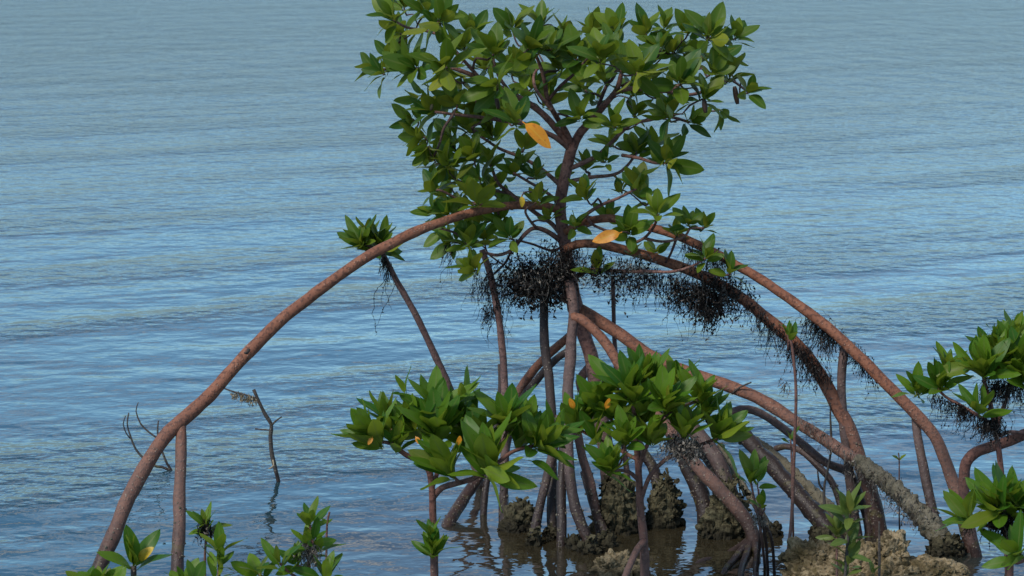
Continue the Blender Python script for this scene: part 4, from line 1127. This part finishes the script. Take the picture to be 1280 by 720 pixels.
t = empty('dead_twig', on_water(213, 588))
tag(t, 'thin dark curved twigs arching out of the water behind the long arch root', 'twig')
yb = on_water(213, 588).y
tube_part(t, 'stem', M['dead'], path([(161, 516), (159, 530), (163, 545), (170, 562), (182, 575), (196, 583), (213, 588)], yb, None, 0.9, 1.9), 6, 0.12, 1)
tube_part(t, 'stem', M['dead'], path([(198, 526), (197, 545), (203, 565), (209, 580), (214, 588)], yb, None, 1.0, 1.7), 6, 0.12, 2)
tube_part(t, 'side_twig', M['dead'], path([(173, 503), (170, 514), (176, 530), (186, 540), (196, 547)], yb + .02, yb, 0.7, 1.4), 6, 0.12, 3)
tube_part(t, 'side_twig', M['dead'], path([(157, 520), (154, 530), (158, 542), (163, 548)], yb - .02, yb, 0.6, 0.9), 6, 0.12, 4)

t = empty('dead_twig', on_water(1034, 668))
tag(t, 'upright mossy brown twig with a stub fork standing among the crossing roots', 'twig')
tube_part(t, 'stem', M['dead'], path([(1038, 470), (1038, 520), (1039, 560), (1034, 590), (1030, 615), (1033, 668)], 7.75, None, 1.0, 2.2), 6, 0.18, 1)
tube_part(t, 'side_twig', M['dead'], path([(1029, 612), (1024, 605), (1022, 588)], 7.72, 7.7, 1.6, 0.9), 6, 0.12, 2)

t = empty('dead_twig', at(1010, 486, 7.72))
tag(t, 'thin thread-like dead rootlet strung along the low root with one upturned twig stub', 'twig')
tube_part(t, 'stem', M['dead'], path([(915, 492), (925, 484), (939, 478)], 7.78, 7.74, 1.6, 1.0), 6, 0.12, 1)
t.location = at(915, 492, 7.78)
for c in t.children: c.location = Vector(c.location) - (at(915, 492, 7.78) - at(1010, 486, 7.72))
t['label'] = 'short black twig stub sticking up from the low reddish root'

# ------------------------------------------------------------------ rocks
def rock(name, label, lumps, cat='rock', mat='rock'):
    mb = MB()
    for (c, size, seed, sub, amp) in lumps: lump(mb, c, size, seed, sub, amp, 10.0, 0.2)
    base = Vector(lumps[0][0]); base.z = 0
    o = bpy.data.objects.new(name, mb.mesh(name, M[mat], False, base))
    o.location = base
    COL.objects.link(o)
    return tag(o, label, cat)
rock('shore_rock', 'large pitted tan and brown rock at the water edge under the crusted root end',
  [(at(1090, 728, 7.0), (0.27, 0.13, 0.065), 1, 6, 0.42), (at(1016, 696, 7.08), (0.08, 0.08, 0.05), 2, 5, 0.5), (at(1116, 690, 7.06), (0.045, 0.06, 0.05), 3, 5, 0.5),
   (at(1070, 704, 7.05), (0.085, 0.08, 0.05), 4, 5, 0.5), (at(1160, 714, 7.02), (0.11, 0.09, 0.036), 5, 5, 0.5), (at(1090, 775, 7.0), (0.33, 0.25, 0.12), 6, 4, 0.3)])
rock('shore_rock', 'small knobbly sandy rock behind the stilt root of the sapling',
  [(at(768, 712, 7.2), (0.068, 0.06, 0.048), 7, 5, 0.5), (at(796, 716, 7.18), (0.035, 0.04, 0.03), 8, 4, 0.5), (at(770, 735, 7.18), (0.09, 0.09, 0.06), 9, 4, 0.3)])
rock('oyster_rock', 'low oyster-covered lump in the water left of a pale stilt' if False else 'low oyster-covered lump in the water against a pale grey stilt root',
  [(on_water(645, 662), (0.05, 0.05, 0.035), 10, 5, 0.5), (on_water(662, 656), (0.04, 0.05, 0.05), 11, 4, 0.5)], mat='oyster')
